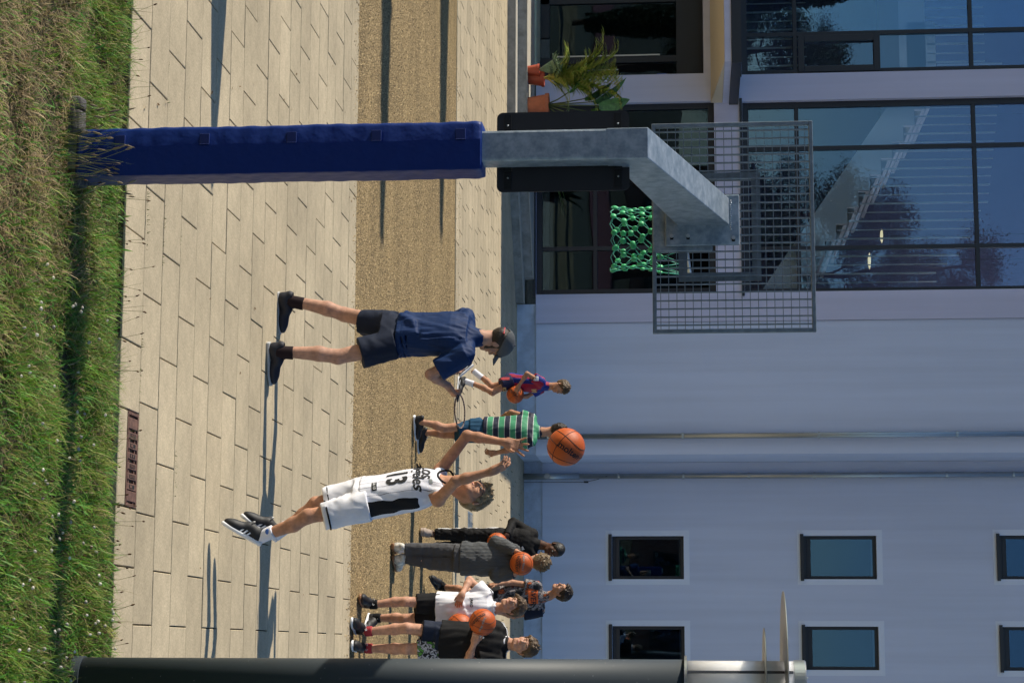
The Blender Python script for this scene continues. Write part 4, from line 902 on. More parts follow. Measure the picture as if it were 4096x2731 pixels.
def hair(parent, P, A, s, mat, seed, fringe=.0, top=.014, nape=-.055, side=-.03, tufts=220, tl=.03, lean=(0, .3, .6), vox=.0045, front=.078):
    c = P(0, 0, 0); f = Field(c-.17*s, c+.17*s, vox); r = np.random.default_rng(seed)
    f.ell(P(0, -.012, .03), A, (np.array([.073, .094, .084])+top)*s, .01)
    f.ell(P(0, -.05, -.02), A, np.array([.066, .055, .06])*s+.004, .02)
    f.plane(P(0, front-.0, .062), nrm(A[1]*.86-A[2]*.5), .01)     # hairline over the forehead
    f.plane(P(0, 0, nape), -A[2]+A[1]*.25, .012)
    f.ell(P(0, .1, -.06), A, np.array([.12, .1, .085])*s, .015, 's')         # clear the face
    for sx in (-1, 1): f.ell(P(sx*.09, .012, -.035), A, np.array([.026, .036, .036])*s, .008, 's')
    lean = np.asarray(lean, float)
    for k in range(tufts):
        z = r.uniform(-.35, 1); a = r.uniform(0, 6.283); q = np.array([math.sqrt(max(0, 1-z*z))*math.cos(a), math.sqrt(max(0, 1-z*z))*math.sin(a), z])
        if q[1] > .62 and z < .45: continue
        if z < .0 and q[1] > -.2: continue
        p0 = np.array([0, -.012, .03])+q*(np.array([.073, .094, .084])+top*.7); d = nrm(q*.3+lean*(.6+.5*r.random())+r.normal(size=3)*.22); l = tl*r.uniform(.3, .8)
        f.cone(P(*p0), P(*(p0+d*l)), .011*s, .003*s, .012)
    if fringe:
        for k in range(26):
            x = r.uniform(-.066, .066); p0 = np.array([x, .07-abs(x)*.5, .092-abs(x)*.35]); d = np.array([x*.25+r.normal()*.012+fringe*.15, .035-abs(x)*.45, -fringe*r.uniform(.7, 1.15)])
            f.chain([P(*p0), P(*(p0+d*.5+np.array([0, .014, 0]))), P(*(p0+d))], [.01*s, .0085*s, .004*s], .006)
    f.folds(seed, .0013, 70, (1, 1, .35)); ho = f.build('hair', mat, parent)
    # loose strands lying over the mass
    n = 750 if tufts else 0; V = []; Fc = []
    for k in range(n):
        z = r.uniform(-.45, 1); a = r.uniform(0, 6.283); w_ = math.sqrt(max(0, 1-z*z)); q = np.array([w_*math.cos(a), w_*math.sin(a), z])
        if (q[1] > .6 and z < .4) or (z < .05 and q[1] > -.15): continue
        rad = np.array([.073, .094, .084])+top+.004; c0 = np.array([0, -.012, .03]); p0 = c0+q*rad; d = lean+r.normal(size=3)*.35+np.array([0, 0, -.45]); d = nrm(d-q*np.dot(d, q)*.8); l = tl*r.uniform(.7, 1.5); sd_ = nrm(np.cross(d, q))*.0013; b = len(V)
        for j in range(4):
            t = j/3; pp = p0+d*l*t+q*(.006*math.sin(t*3)-.012*t*t)+r.normal(size=3)*.0012; V += [P(*(pp-sd_*(1-t*.8))), P(*(pp+sd_*(1-t*.8)))]
        Fc += [(b+2*j, b+2*j+1, b+2*j+3, b+2*j+2) for j in range(3)]
    if n: MB().add(V, Fc).build('hair_strands', mat, ho)['kind'] = 'stuff'
    return ho

def hand(f, wr, d, pn, s, curl=(.3, .3, .3, .35), spread=.12, thumb=(.8, .2), side=1, lens=(.95, 1.08, 1.0, .8), k=.004):
    "wrist, direction of the fingers, palm normal (out of the palm), size; side = +1 puts the thumb on d x pn"
    wr = np.asarray(wr, float); d = nrm(d); pn = nrm(np.asarray(pn, float)-d*np.dot(pn, d)); t = np.cross(d, pn)*side; B = np.array([t, d, pn])
    f.rbox(wr+d*.045*s, B, np.array([.031, .038, .008])*s, .006*s, .012); f.cone(wr-d*.01, wr+d*.02*s, .024*s, .026*s, .02)
    f.ell(wr+d*.03*s+t*.026*s+pn*.008*s, B, np.array([.016, .03, .014])*s, .01)
    for i in range(4):
        o = (1.5-i)*.0195*s; b = wr+d*(.088-.004*abs(i-1.2))*s+t*o; a0 = spread*(1.5-i); dd = nrm(d*math.cos(a0)+t*math.sin(a0)); c_ = curl[i]; L_ = .068*lens[i]*s; p0 = b-d*.012*s; ang = 0; pts = [p0]
        for j, fr in enumerate((.46, .3, .24)):
            ang += c_*(.9 if j == 0 else 1.1); v = dd*math.cos(ang)+pn*math.sin(ang); pts.append(pts[-1]+v*(L_*fr+(.012*s if j == 0 else 0)))
        f.chain(pts, [.0088*s, .0082*s, .0074*s, .0062*s], k)
    b = wr+d*.022*s+t*.03*s; v = nrm(t*thumb[0]+d*.75+pn*thumb[1]); v2 = nrm(t*thumb[0]*.45+d*.95+pn*thumb[1]*1.2); f.chain([b, b+v*.038*s, b+v*.038*s+v2*.03*s], [.0115*s, .0095*s, .0072*s], k)
def fist(f, wr, d, pn, s, side=1): hand(f, wr, d, pn, s, (1.25, 1.3, 1.3, 1.3), .03, (.35, .75), side)

def arm_body(f, sh, el, wr, s, k=.02):
    sh, el, wr = (np.asarray(v, float) for v in (sh, el, wr)); f.cone(sh, el, .046*s, .037*s, k); m = el+(wr-el)*.3; f.cone(el, m, .036*s, .037*s, k); f.cone(m, wr, .037*s, .0245*s, k)
def leg_body(f, hip, kn, an, back, s, k=.02):
    hip, kn, an = (np.asarray(v, float) for v in (hip, kn, an)); back = nrm(back); f.cone(hip, kn, .07*s, .052*s, k); c_ = kn+(an-kn)*.32+back*.014*s
    f.cone(kn, c_, .05*s, .053*s, k); f.cone(c_, an, .053*s, .034*s, k); f.cone(kn-back*.016*s, kn-back*.012*s+(an-kn)*.08, .034*s, .028*s, .02); f.cone(an, an+np.array([0, 0, -.03])*s, .034*s, .036*s, k)
def perp(d, ref):
    d = nrm(d); x = np.asarray(ref, float)-d*np.dot(ref, d); return nrm(x)
def tub(f, a, b, ra, rb, k=.012, n=2.2, flatn=1., ref=(1, 0, 0)):
    "flat ended sleeve or trouser leg"
    d = nrm(np.asarray(b, float)-np.asarray(a, float)); x = perp(d, ref if abs(np.dot(d, ref)) < .95 else (0, 1, 0)); y = np.cross(d, x); f.loft([(a, x, y, ra, ra*flatn), (b, x, y, rb, rb*flatn)], k, n)
def bounds(pts, pad): P = np.array(pts, float); return P.min(0)-pad, P.max(0)+pad

def torso_frames(J):
    pc = (J['hipL']+J['hipR'])/2; sc = (J['shL']+J['shR'])/2; up = nrm(sc-pc); sp = perp(up, J['hipR']-J['hipL']); ss = perp(up, J['shR']-J['shL']); fp = np.cross(up, sp); fs = np.cross(up, ss)
    return pc, sc, up, sp, ss, fp, fs
def torso_loft(f, J, prof, k=.02, n=2.3):
    "prof: (t along pelvis->shoulders, halfwidth, halfdepth, forward offset)"
    pc, sc, up, sp, ss, fp, fs = torso_frames(J); L_ = np.linalg.norm(sc-pc); st = []
    for t, w_, d_, o in prof:
        q = min(1, max(0, t)); x = nrm(sp*(1-q)+ss*q); y = nrm(fp*(1-q)+fs*q); st.append((pc+(sc-pc)*t+y*o, x, y, w_, d_))
    f.loft(st, k, n)

def body(parent, J, s, mskin, head_s, vox, hands, head_fw, head_up=(0, 0, 1), thin=1., brow=m_h_brown, lip=m_lip, face=True, squint=False):
    pts = [J[k] for k in ('anL', 'anR', 'knL', 'knR', 'hipL', 'hipR', 'shL', 'shR', 'elL', 'elR', 'wrL', 'wrR', 'head')]; lo, hi = bounds(pts, .17*s); f = Field(lo, hi, vox)
    pc, sc, up, sp, ss, fp, fs = torso_frames(J); w_ = thin
    for sd_ in 'LR': leg_body(f, J['hip'+sd_], J['kn'+sd_], J['an'+sd_], -fp, s*w_)
    torso_loft(f, J, [(-.12, .13*s*w_, .085*s*w_, 0), (0, .15*s*w_, .1*s*w_, -.01), (.4, .125*s*w_, .085*s*w_, .005), (.8, .15*s*w_, .1*s*w_, .0), (1.02, .13*s*w_, .065*s*w_, -.01)], .03)
    for sd_ in 'LR': arm_body(f, J['sh'+sd_], J['el'+sd_], J['wr'+sd_], s*w_)
    f.cone(J['shL'], J['shR'], .045*s*w_, .045*s*w_, .03); f.cone(sc, J['neck'], .06*s, .05*s, .03)
    P, A = add_head(f, J['head'], head_fw, head_up, head_s, J['neck'])
    for h_ in hands: h_(f)
    b = f.build('body', mskin, parent)
    if face: face_parts(b, P, A, head_s, lip, brow, squint)
    return P, A, b

def text_mesh(txt, size, shear=0., bold=0., align='CENTER', sub=.02):
    cu = bpy.data.curves.new('t', 'FONT'); cu.body = txt; cu.size = size; cu.shear = shear; cu.offset = bold; cu.align_x = align; cu.align_y = 'CENTER'; cu.resolution_u = 3
    o = bpy.data.objects.new('t', cu); C.objects.link(o); dg = bpy.context.evaluated_depsgraph_get(); me = bpy.data.meshes.new_from_object(o.evaluated_get(dg)); bpy.data.objects.remove(o); bpy.data.curves.remove(cu)
    bm = bmesh.new(); bm.from_mesh(me); bmesh.ops.triangulate(bm, faces=bm.faces)
    for _ in range(4):
        lg = [e for e in bm.edges if e.calc_length() > sub]
        if not lg: break
        bmesh.ops.subdivide_edges(bm, edges=lg, cuts=1); bmesh.ops.triangulate(bm, faces=bm.faces)
    V = np.array([v.co[:] for v in bm.verts]) if bm.verts else np.zeros((0, 3)); Fc = [tuple(v.index for v in f.verts) for f in bm.faces]; bm.free(); bpy.data.meshes.remove(me); return V, Fc
def drape(name, V, Fc, o, xd, yd, target, mat, lift=.003, nrmv=None):
    "lay a flat shape onto a garment (a child of it) by shooting along the surface normal direction"
    o = np.asarray(o, float); xd = nrm(xd); yd = nrm(np.asarray(yd, float)-xd*np.dot(yd, xd)); nv = np.cross(xd, yd) if nrmv is None else nrm(nrmv)
    org = np.array(root_loc(target)); me = target.data; bv = BVHTree.FromPolygons([tuple(v.co) for v in me.vertices], [tuple(p_.vertices) for p_ in me.polygons]); out = []; last = None
    for v in V:
        p_ = o+xd*v[0]+yd*v[1]; h_ = bv.ray_cast(Vector(p_+nv*.25-org), Vector(-nv), .6)
        if h_[0] is None: q = p_-org if last is None else p_-org+nv*np.dot(last-(p_-org), nv)
        else: q = np.array(h_[0])+nv*lift; last = q
        out.append(q)
    m2 = mesh(name, out, Fc); ob = link(name, m2, mat, target); return ob
def quad_grid(x0, x1, y0, y1, n=10, m=10):
    V = [(x0+(x1-x0)*i/n, y0+(y1-y0)*j/m, 0) for j in range(m+1) for i in range(n+1)]; Fc = [(j*(n+1)+i, j*(n+1)+i+1, (j+1)*(n+1)+i+1, (j+1)*(n+1)+i) for j in range(m) for i in range(n)]; return V, Fc
ink = M('black_print', (.006, .006, .007), .7); inkw = M('white_print', (.75, .75, .75), .7); inkg = M('gold_print', (.6, .4, .15), .6); inko = M('orange_print', (.75, .13, .02), .7)

# basketballs
m_ball = M('orange_rubber', (.48, .092, .014), .5, spec=.4, bump=(330, .0015), var=(5, .1)); m_seam = M('ball_seam', (.02, .012, .01), .6)
def ball(c, r, label, rot, txt=None, group='basketballs'):
    e = empty('basketball', c, label, 'basketball', group); bm = bmesh.new(); bmesh.ops.create_uvsphere(bm, u_segments=40, v_segments=24, radius=r); me = bpy.data.meshes.new('skin'); bm.to_mesh(me); bm.free()
    me.materials.append(m_ball); o = link('rubber_skin', me, None, e, smooth=True); sm = MB(); n = 48; T = [2*math.pi*k/n for k in range(n)]
    rs = r*1.0005; curves = [[(rs*math.cos(t), rs*math.sin(t), 0) for t in T], [(0, rs*math.cos(t), rs*math.sin(t)) for t in T]]
    for sx in (-1, 1):
        cv = []
        for t in T: v = nrm((sx*(.62+.16*math.cos(2*t)), math.cos(t), math.sin(t)*.95)); cv.append(tuple(v*rs))
        curves.append(cv)
    for cv in curves: sm.tube(cv, r*.017, 6, closed=True)
    q = mesh('seam', sm.v, sm.f); q.materials.append(m_seam); sq = link('seam', q, None, o, smooth=True)
    e.rotation_euler = rot
    return e
def ball_text(e, r, txt, size, yaw, pitch, roll=0, mat=ink, lift=1.006):
    "lettering wrapped on the ball; yaw, pitch in world terms seen from the camera side"
    V, Fc = text_mesh(txt, size, bold=.001, sub=.012); n = nrm((math.sin(yaw)*math.cos(pitch), -math.cos(yaw)*math.cos(pitch), math.sin(pitch))); x = nrm(np.cross((0, 0, 1), n))*1.0; x = -x if x[0] < 0 else x; y = np.cross(n, x); cr, sr = math.cos(roll), math.sin(roll); x, y = x*cr+y*sr, -x*sr+y*cr
    Rm = np.array(e.rotation_euler.to_matrix()); out = []
    for v in V:
        q = nrm(n*math.cos(np.hypot(v[0], v[1])/r)+(x*v[0]+y*v[1])/(np.hypot(v[0], v[1])+1e-9)*math.sin(np.hypot(v[0], v[1])/r))*r*lift; out.append(Rm.T@q)
    return link('lettering', mesh('lettering', out, Fc), mat, e.children[0])
def person(label, loc): return empty('person', loc, label, 'person')
def sock(parent, a, b, ra, rb, mat, vox=.006):
    lo, hi = bounds([a, b], .08); f = Field(lo, hi, vox); tub(f, a, b, ra, rb, .01); return f.build('sock', mat, parent)
V3 = lambda *a: np.array(a, float)

# ---- the adult in navy, back towards us
YA = 13.95
def A_(u, h, dy=0.): return at(u, h, YA+dy)
J = dict(anL=A_(1203, 1165, .17), anR=A_(1407, 1118, -.2), knL=A_(1258, 1378, .2), knR=A_(1427, 1352, -.14), hipL=A_(1302, 1575, .07), hipR=A_(1378, 1575, -.07), shL=A_(1268, 1868, .13), shR=A_(1418, 1866, -.13),
         elL=A_(1330, 1745, .38), wrL=A_(1437, 1850, .42), elR=A_(1497, 1722, -.12), wrR=A_(1546, 1795, .06), neck=A_(1350, 1918, .0), head=A_(1366, 1988, .06))
s = 1.0
p1 = person('adult in navy shirt and grey cap standing with his back half turned', (J['anL'][0], YA, 0)); s = 1.0
hf = nrm((.78, .52, -.30))
P, A, bd = body(p1, J, s, m_skin_a, .98, .0045,
    [lambda f: fist(f, J['wrR'], A_(1585, 1822, .1)-J['wrR'], (-.2, .5, .8), .98, -1), lambda f: hand(f, J['wrL'], (.9, .1, -.25), (-.1, -.8, -.5), .98, (.55, .6, .65, .7), .1, (.5, .5), 1)], hf, face=True, brow=m_h_dark)
f = Field(*bounds([J['head']], .16), .0045)                      # short dark hair and beard
f.ell(P(0, -.012, .02), A, (.08, .101, .088), .01); f.plane(P(0, .0, -.075), -A[2], .01); f.plane(P(0, .02, 0), A[1]-A[2]*.1, .012)
for sx in (-1, 1): f.cone(P(sx*.064, .015, -.01), P(sx*.052, .03, -.06), .012, .014, .012); f.cone(P(sx*.052, .035, -.065), P(sx*.012, .074, -.095), .016, .016, .015)
f.folds(3, .002, 90); f.build('hair', m_h_dark, p1)
f = Field(*bounds([J['head']], .2), .0045)                       # cap with a bill
f.ell(P(0, -.008, .045), A, (.088, .108, .085), .01); f.plane(P(0, -.02, .034), nrm(-A[2]-A[1]*.22), .008); f.ell(P(0, -.13, .045), A, (.04, .05, .028), .006, 's')
f.cone(P(-.05, .085, .05), P(.05, .085, .05), .012, .012, .02); cap = f.build('cap', c_cap, p1)
bl = MB()
for j in range(9):
    for i in range(6):
        a_ = (j/8-.5)*1.9; r_ = .085+.085*i/5*math.cos(a_)**.5; bl.v.append(tuple(P(math.sin(a_)*(.088+.012*i/5), .02+math.cos(a_)*r_, .05-.022*(i/5)-.035*abs(math.sin(a_))**2)))
for j in range(8):
    for i in range(5): bl.f.append((j*6+i, j*6+i+1, j*6+6+i+1, j*6+6+i))
ob = bl.build('bill', c_cap, cap, smooth=True); md = ob.modifiers.new('t', 'SOLIDIFY'); md.thickness = .004
MB().tube([P(-.05, -.098, .03), P(0, -.112, .026), P(.05, -.098, .03)], .007, 6).build('strap', s_red, cap); MB().ball(P(0, -.008, .132), .008, 8, 5).build('button', c_cap, cap)
def shirt_prof(w, hem=-.12, d=.7): return w
f = Field(*bounds([J['hipL'], J['hipR'], J['shL'], J['shR'], J['elR'], J['neck']], .2), .006)
torso_loft(f, J, [(-.13, .18, .145, .0), (.12, .178, .14, 0), (.22, .172, .132, -.01), (.5, .175, .125, -.01), (.8, .195, .125, -.012), (1.03, .175, .085, -.02)], .035)
f.cone(J['shL'], J['shR'], .06, .06, .03); f.cone((J['shL']+J['shR'])/2, J['neck']+V3(0, 0, -.015), .08, .066, .04)
tub(f, J['shR'], J['shR']+(J['elR']-J['shR'])*.78, .072, .083, .03); tub(f, J['shL'], J['shL']+(J['elL']-J['shL'])*.75, .072, .08, .03)
pc, sc, up, sp, ss, fp, fs = torso_frames(J)
for k in range(7):                                               # gathered folds above the hem, drawn to the right
    z = .17+.03*k; q = pc+(sc-pc)*z; f.chain([q-fp*.125-sp*(.12-.02*k), q-fp*.145+sp*(-.03+.01*k)-up*.03, q-fp*.115+sp*.12-up*(.06-.01*k)], [.006, .013, .006], .02)
for k in range(6):
    q = sc-fs*.1+ss*(-.12+.05*k); f.cone(q-up*.02, q-up*.3+ss*.05-fs*.02, .004, .008, .02)
f.folds(21, 0.0049, 13, (1.2, 1.2, .4)); f.plane(pc+up*.035, -up, .004); shirt = f.build('shirt', c_navy, p1, 1)
MB().tube([J['neck']+V3(.058*math.cos(t), .058*math.sin(t), -.012+.012*math.sin(t)) for t in np.linspace(0, 6.283, 24)[:-1]], .007, 6, closed=True).build('collar', c_navy, shirt, smooth=True)
f = Field(*bounds([J['hipL'], J['hipR'], J['knL'], J['knR']], .2), .006); hL, hR = A_(1290, 1450, .14), A_(1412, 1442, -.12)
torso_loft(f, J, [(-.16, .17, .135, 0), (.2, .163, .128, 0)], .03); tub(f, J['hipL'], hL, .105, .094, .03, flatn=1.1); tub(f, J['hipR'], hR, .108, .108, .03, flatn=1.1)
f.folds(22, 0.0049, 11, (1, 1, .5)); f.build('shorts', c_navyd, p1)
for an, kn, dy in ((J['anL'], J['knL'], 0), (J['anR'], J['knR'], 0)): sock(p1, an+V3(0, 0, -.02), an+(kn-an)*.235, .045, .047, c_sockd)
tl = nrm((.93, .3, .0)); shoe(p1, J['anL']+V3(-.055, -.02, -.112), J['anL']+V3(-.055, -.02, -.112)+tl, (0, 0, 1), .29, s_navy, s_lgrey, None, s_navy)
h0 = J['anR']+V3(-.06, -.02, -.1); h0[2] = max(.0, h0[2]); shoe(p1, V3(J['anR'][0]-.06, J['anR'][1]-.01, .0), V3(J['anR'][0]+.2, J['anR'][1]+.07, .0), (0, 0, 1), .29, s_navy, s_lgrey, None, s_navy)
# lanyard swung from his hand
m_lan = M_ramp_noise('patterned_cord', [(.4, (.03, .02, .02)), (.5, (.2, .11, .09)), (.6, (.4, .36, .33))], 130, .9)
c0 = A_(1578, 1838, .1); lb = empty('lanyard', c0, 'patterned whistle lanyard loop swung level from the hand of the adult in navy', 'lanyard')
e1 = A_(1712, 1840, .22); ax_ = e1-c0; pts = [c0+ax_*(.5-.5*math.cos(t))+V3(-.2, .9, .1)*.0+V3(0, .09*math.sin(t), .026*math.sin(t)) for t in np.linspace(0, 6.283, 40)[:-1]]
MB().tube(pts, .0055, 6, closed=True).build('cord', m_lan, lb, smooth=True); MB().tube([c0, c0+V3(.02, 0, -.01), c0+V3(.05, -.02, -.012)], [.004, .008, .008], 6).build('clip', m_frame, lb)

# ---- the jumping shooter
YJ = 12.33
def J_(u, h, dy=0.): return at(u, h, YJ+dy)
J = dict(anL=J_(2146, 1045, -.06), anR=J_(2131, 1112, .13), knL=J_(2064, 1232, -.13), knR=J_(2016, 1262, .06), hipL=J_(2022, 1470, -.07), hipR=J_(1962, 1472, .07), shL=J_(1998, 1752, -.13), shR=J_(1882, 1760, .1),
         elR=J_(1741, 1868, .05), wrR=J_(1770, 2024, .0), elL=J_(1924, 1822, -.33), wrL=J_(1884, 1968, -.36), neck=J_(1935, 1800, .0), head=J_(1975, 1893, .0))
p2_ = person('jumping boy in white number 13 jersey with arms raised after a shot', (J['anL'][0], YJ, 0)); s = .9
hf = nrm((-.60, -.52, .46)); hu = nrm((-.30, .35, .88))
P, A, bd = body(p2_, J, s, m_skin_t, .93, .0042,
    [lambda f: hand(f, J['wrR'], J_(1790, 2110, .0)-J['wrR'], (-.1, -1, .1), .95, (.12, .1, .12, .2), .3, (.55, .6), 1),
     lambda f: hand(f, J['wrL'], J_(1850, 2040, -.36)-J['wrL'], (-.75, .3, .35), .92, (.35, .4, .45, .4), .16, (.5, .55), -1)], hf, hu, thin=.95, brow=m_h_blond)
hair(p2_, P, A, .93, m_h_blond, 31, fringe=.0, top=.012, nape=-.05, tl=.05, lean=(0, .5, .7))
g = MB()                                                          # spectacles
for sx in (-1, 1):
    g.tube([P(sx*.034+.023*math.cos(t), .104-.006*abs(math.cos(t)), .0+.017*math.sin(t)) for t in np.linspace(0, 6.283, 17)[:-1]], .0017, 5, closed=True)
    g.tube([P(sx*.057, .098, .006), P(sx*.074, .04, .008), P(sx*.079, -.01, .004)], .0018, 5)
g.tube([P(-.011, .104, .004), P(0, .109, .006), P(.011, .104, .004)], .0018, 5); g.build('spectacles', m_frame, p2_)
pc, sc, up, sp, ss, fp, fs = torso_frames(J)
def jersey_mat():
    m = cloth('pinstripe_jersey', (.76, .76, .82), .7, bump=(6, .012)); N, L, p = nodes_of(m); src = p.inputs['Base Color'].links[0].from_socket
    tc = N.new('ShaderNodeTexCoord'); dt = N.new('ShaderNodeVectorMath'); dt.operation = 'DOT_PRODUCT'; dt.inputs[1].default_value = tuple(sp); L.new(tc.outputs['Object'], dt.inputs[0])
    ml = N.new('ShaderNodeMath'); ml.operation = 'MULTIPLY'; ml.inputs[1].default_value = 21; L.new(dt.outputs['Value'], ml.inputs[0]); fr = N.new('ShaderNodeMath'); fr.operation = 'FRACT'; L.new(ml.outputs[0], fr.inputs[0]); ls = N.new('ShaderNodeMath'); ls.operation = 'LESS_THAN'; ls.inputs[1].default_value = .055; L.new(fr.outputs[0], ls.inputs[0])
    mx = N.new('ShaderNodeMix'); mx.data_type = 'RGBA'; mx.inputs['B'].default_value = (.2, .2, .24, 1); L.new(src, mx.inputs['A']); L.new(ls.outputs[0], mx.inputs['Factor'])
    # black side panels: everything beyond a distance along the shoulder line
    org = Vector(pc)-Vector(p2_.location); d2 = N.new('ShaderNodeVectorMath'); d2.operation = 'SUBTRACT'; d2.inputs[1].default_value = tuple(org); L.new(tc.outputs['Object'], d2.inputs[0]); d3 = N.new('ShaderNodeVectorMath'); d3.operation = 'DOT_PRODUCT'; d3.inputs[1].default_value = tuple(sp); L.new(d2.outputs[0], d3.inputs[0]); ab = N.new('ShaderNodeMath'); ab.operation = 'ABSOLUTE'; L.new(d3.outputs['Value'], ab.inputs[0]); gt = N.new('ShaderNodeMath'); gt.operation = 'GREATER_THAN'; gt.inputs[1].default_value = .142; L.new(ab.outputs[0], gt.inputs[0])
    mx2 = N.new('ShaderNodeMix'); mx2.data_type = 'RGBA'; mx2.inputs['B'].default_value = (.008, .008, .01, 1); L.new(mx.outputs['Result'], mx2.inputs['A']); L.new(gt.outputs[0], mx2.inputs['Factor']); L.new(mx2.outputs['Result'], p.inputs['Base Color']); return m
f = Field(*bounds([J['hipL'], J['hipR'], J['shL'], J['shR'], J['neck']], .2), .0055)
torso_loft(f, J, [(-.05, .155, .122, 0), (.3, .15, .115, 0), (.7, .148, .112, 0), (.93, .115, .09, 0), (1.06, .085, .06, 0)], .03); f.cone(J['shL']+ss*.045, J['shR']-ss*.045, .045, .045, .03)
f.folds(41, 0.0042, 11, (1, 1, .45)); f.ell(J['neck']+fs*.045+up*.015, np.eye(3), (.075, .075, .07), .01, 's')
for q in ('shL', 'shR'):
    sg_ = 1 if q == 'shR' else -1; f.cone(J[q]+ss*sg_*.04-up*.09, J[q]+ss*sg_*.05+up*.08, .06, .05, .01, 's')
jm = jersey_mat(); jersey = f.build('jersey', jm, p2_)
cfr = sc-fs*0
def on_front(du, dv): return pc+(sc-pc)*dv+sp*du+fp*.05
V, Fc = text_mesh('13', .18, bold=.006); V[:, 0] *= .8; drape('number', V, Fc, on_front(-.005, .455), -sp if np.dot(sp, RT) < 0 else sp, up, jersey, ink)
xd = -sp if np.dot(sp, RT) < 0 else sp
V, Fc = text_mesh('Los', .11, shear=.25, bold=.002); drape('lettering', V, Fc, on_front(0, .885)-xd*.035, xd, up, jersey, ink); V, Fc = text_mesh('Angeles', .098, shear=.25, bold=.002); V[:, 0] *= .9; drape('lettering', V, Fc, on_front(0, .76)-xd*.02, xd, up, jersey, ink)
V, Fc = quad_grid(-.032, .032, -.016, .016); drape('label_patch', V, Fc, on_front(0, .16)+xd*.06, xd, up, jersey, ink); V, Fc = text_mesh('LA 13', .022, bold=.0006); drape('patch_print', V, Fc, on_front(0, .16)+xd*.06, xd, up, jersey, inkw, .0055)
V, Fc = quad_grid(-.014, .014, -.01, .01); drape('maker_patch', V, Fc, on_front(0, .93)+xd*.065, xd, up, jersey, M('grey_patch', (.25, .27, .26), .7))
tr = MB(); 
tr.tube([J['neck']+fs*.045+up*.012+(ss*math.cos(t)*.073+fs*math.sin(t)*.04-up*math.sin(t)*.07*(1 if math.sin(t) > 0 else .3)) for t in np.linspace(0, 6.283, 28)[:-1]], .0065, 6, closed=True); tr.build('neck_trim', c_blk, jersey)
f = Field(*bounds([J['hipL'], J['hipR'], J['knL'], J['knR']], .18), .0055); hL, hR = J_(2064, 1292, -.12), J_(1998, 1300, .05)
torso_loft(f, J, [(-.14, .14, .115, 0), (.02, .14, .11, 0)], .03); tub(f, J['hipL'], hL, .096, .086, .03, flatn=1.1); tub(f, J['hipR'], hR, .092, .075, .03, flatn=1.1)
for k in range(5): q = J['hipL']+(hL-J['hipL'])*(.35+.13*k); f.cone(q+fp*.085-sp*(.0+.01*k), q+fp*.075+sp*.07+up*.05, .008, .004, .02)
f.folds(42, 0.0049, 12, (1, 1, .6)); shorts = f.build('shorts', c_white, p2_)
for hp, a, r_ in ((J['hipL'], hL, .09), (J['hipR'], hR, .079)):
    d = nrm(a-hp); x = perp(d, (1, 0, 0)); y = np.cross(d, x); MB().tube([a-d*.03+(x*math.cos(t)+y*math.sin(t)*1.1)*r_ for t in np.linspace(0, 6.283, 26)[:-1]], .006, 6, closed=True).build('hem_stripe', c_blk, shorts)
sk = sock(p2_, J['anL']+nrm(J['anL']-J['knL'])*.03, J['anL']+(J['knL']-J['anL'])*.27, .04, .042, c_sockw); sock(p2_, J['anR']+nrm(J['anR']-J['knR'])*.03, J['anR']+(J['knR']-J['anR'])*.25, .04, .042, c_sockw)
MB().ball(J['anL']+(J['knL']-J['anL'])*.16+V3(-.01, -.042, 0), (.018, .004, .014), 8, 5).build('sock_emblem', M('blue_emblem', (.06, .15, .45), .8), sk)
def flying_shoe(heel, toe, upv): shoe(p2_, heel, toe, upv, .262, s_blk, s_white, 3)
flying_shoe(J_(2182, 1036, -.06), J_(2108, 903, -.13), np.cross(nrm(J_(2108, 903, -.13)-J_(2182, 1036, -.06)), (.15, 1, .1))*-1)
flying_shoe(J_(2164, 1098, .13), J_(2083, 983, .04), np.cross(nrm(J_(2083, 983, .04)-J_(2164, 1098, .13)), (.15, 1, .1))*-1)
b = ball(at(1787, 2264, 12.42), .1195, 'orange basketball flying in mid air above the raised hands', (.5, .6, .3)); ball_text(b, .1195, 'molten', .06, .35, .25, .9)

# ---- boy in red and blue striped kit, walking with a ball
YK = 25.4
def K_(u, h, dy=0.): return at(u, h, YK+dy)
J = dict(anR=K_(1522, 1862, -.1), anL=K_(1487, 1899, .12), knR=K_(1570, 1970, -.14), knL=K_(1545, 1968, .1), hipR=K_(1527, 2046, -.08), hipL=K_(1527, 2048, .08), shR=K_(1530, 2168, -.14), shL=K_(1552, 2165, .1),
         elR=K_(1494, 2108, -.25), wrR=K_(1545, 2074, -.22), elL=K_(1585, 2108, .1), wrL=K_(1585, 2080, .05), neck=K_(1545, 2198, -.02), head=K_(1548, 2243, -.04))
p3_ = person('boy in red and blue striped football kit carrying a ball and walking right', (J['anR'][0], YK, 0)); s = .8
ballK = K_(1578, 2061, -.1)
P, A, bd = body(p3_, J, s, m_skin_t, .88, .005, [lambda f: hand(f, J['wrR'], ballK-J['wrR']+V3(.05, -.1, -.02), (.2, .9, .1), .85, (.25, .25, .25, .3), .12), lambda f: hand(f, J['wrL'], (-.3, .0, -.9), (0, -1, 0), .85)], nrm((.86, -.45, -.18)), thin=.92)
hair(p3_, P, A, .88, m_h_brown, 51, fringe=.04, tl=.045, lean=(0, .6, .8))
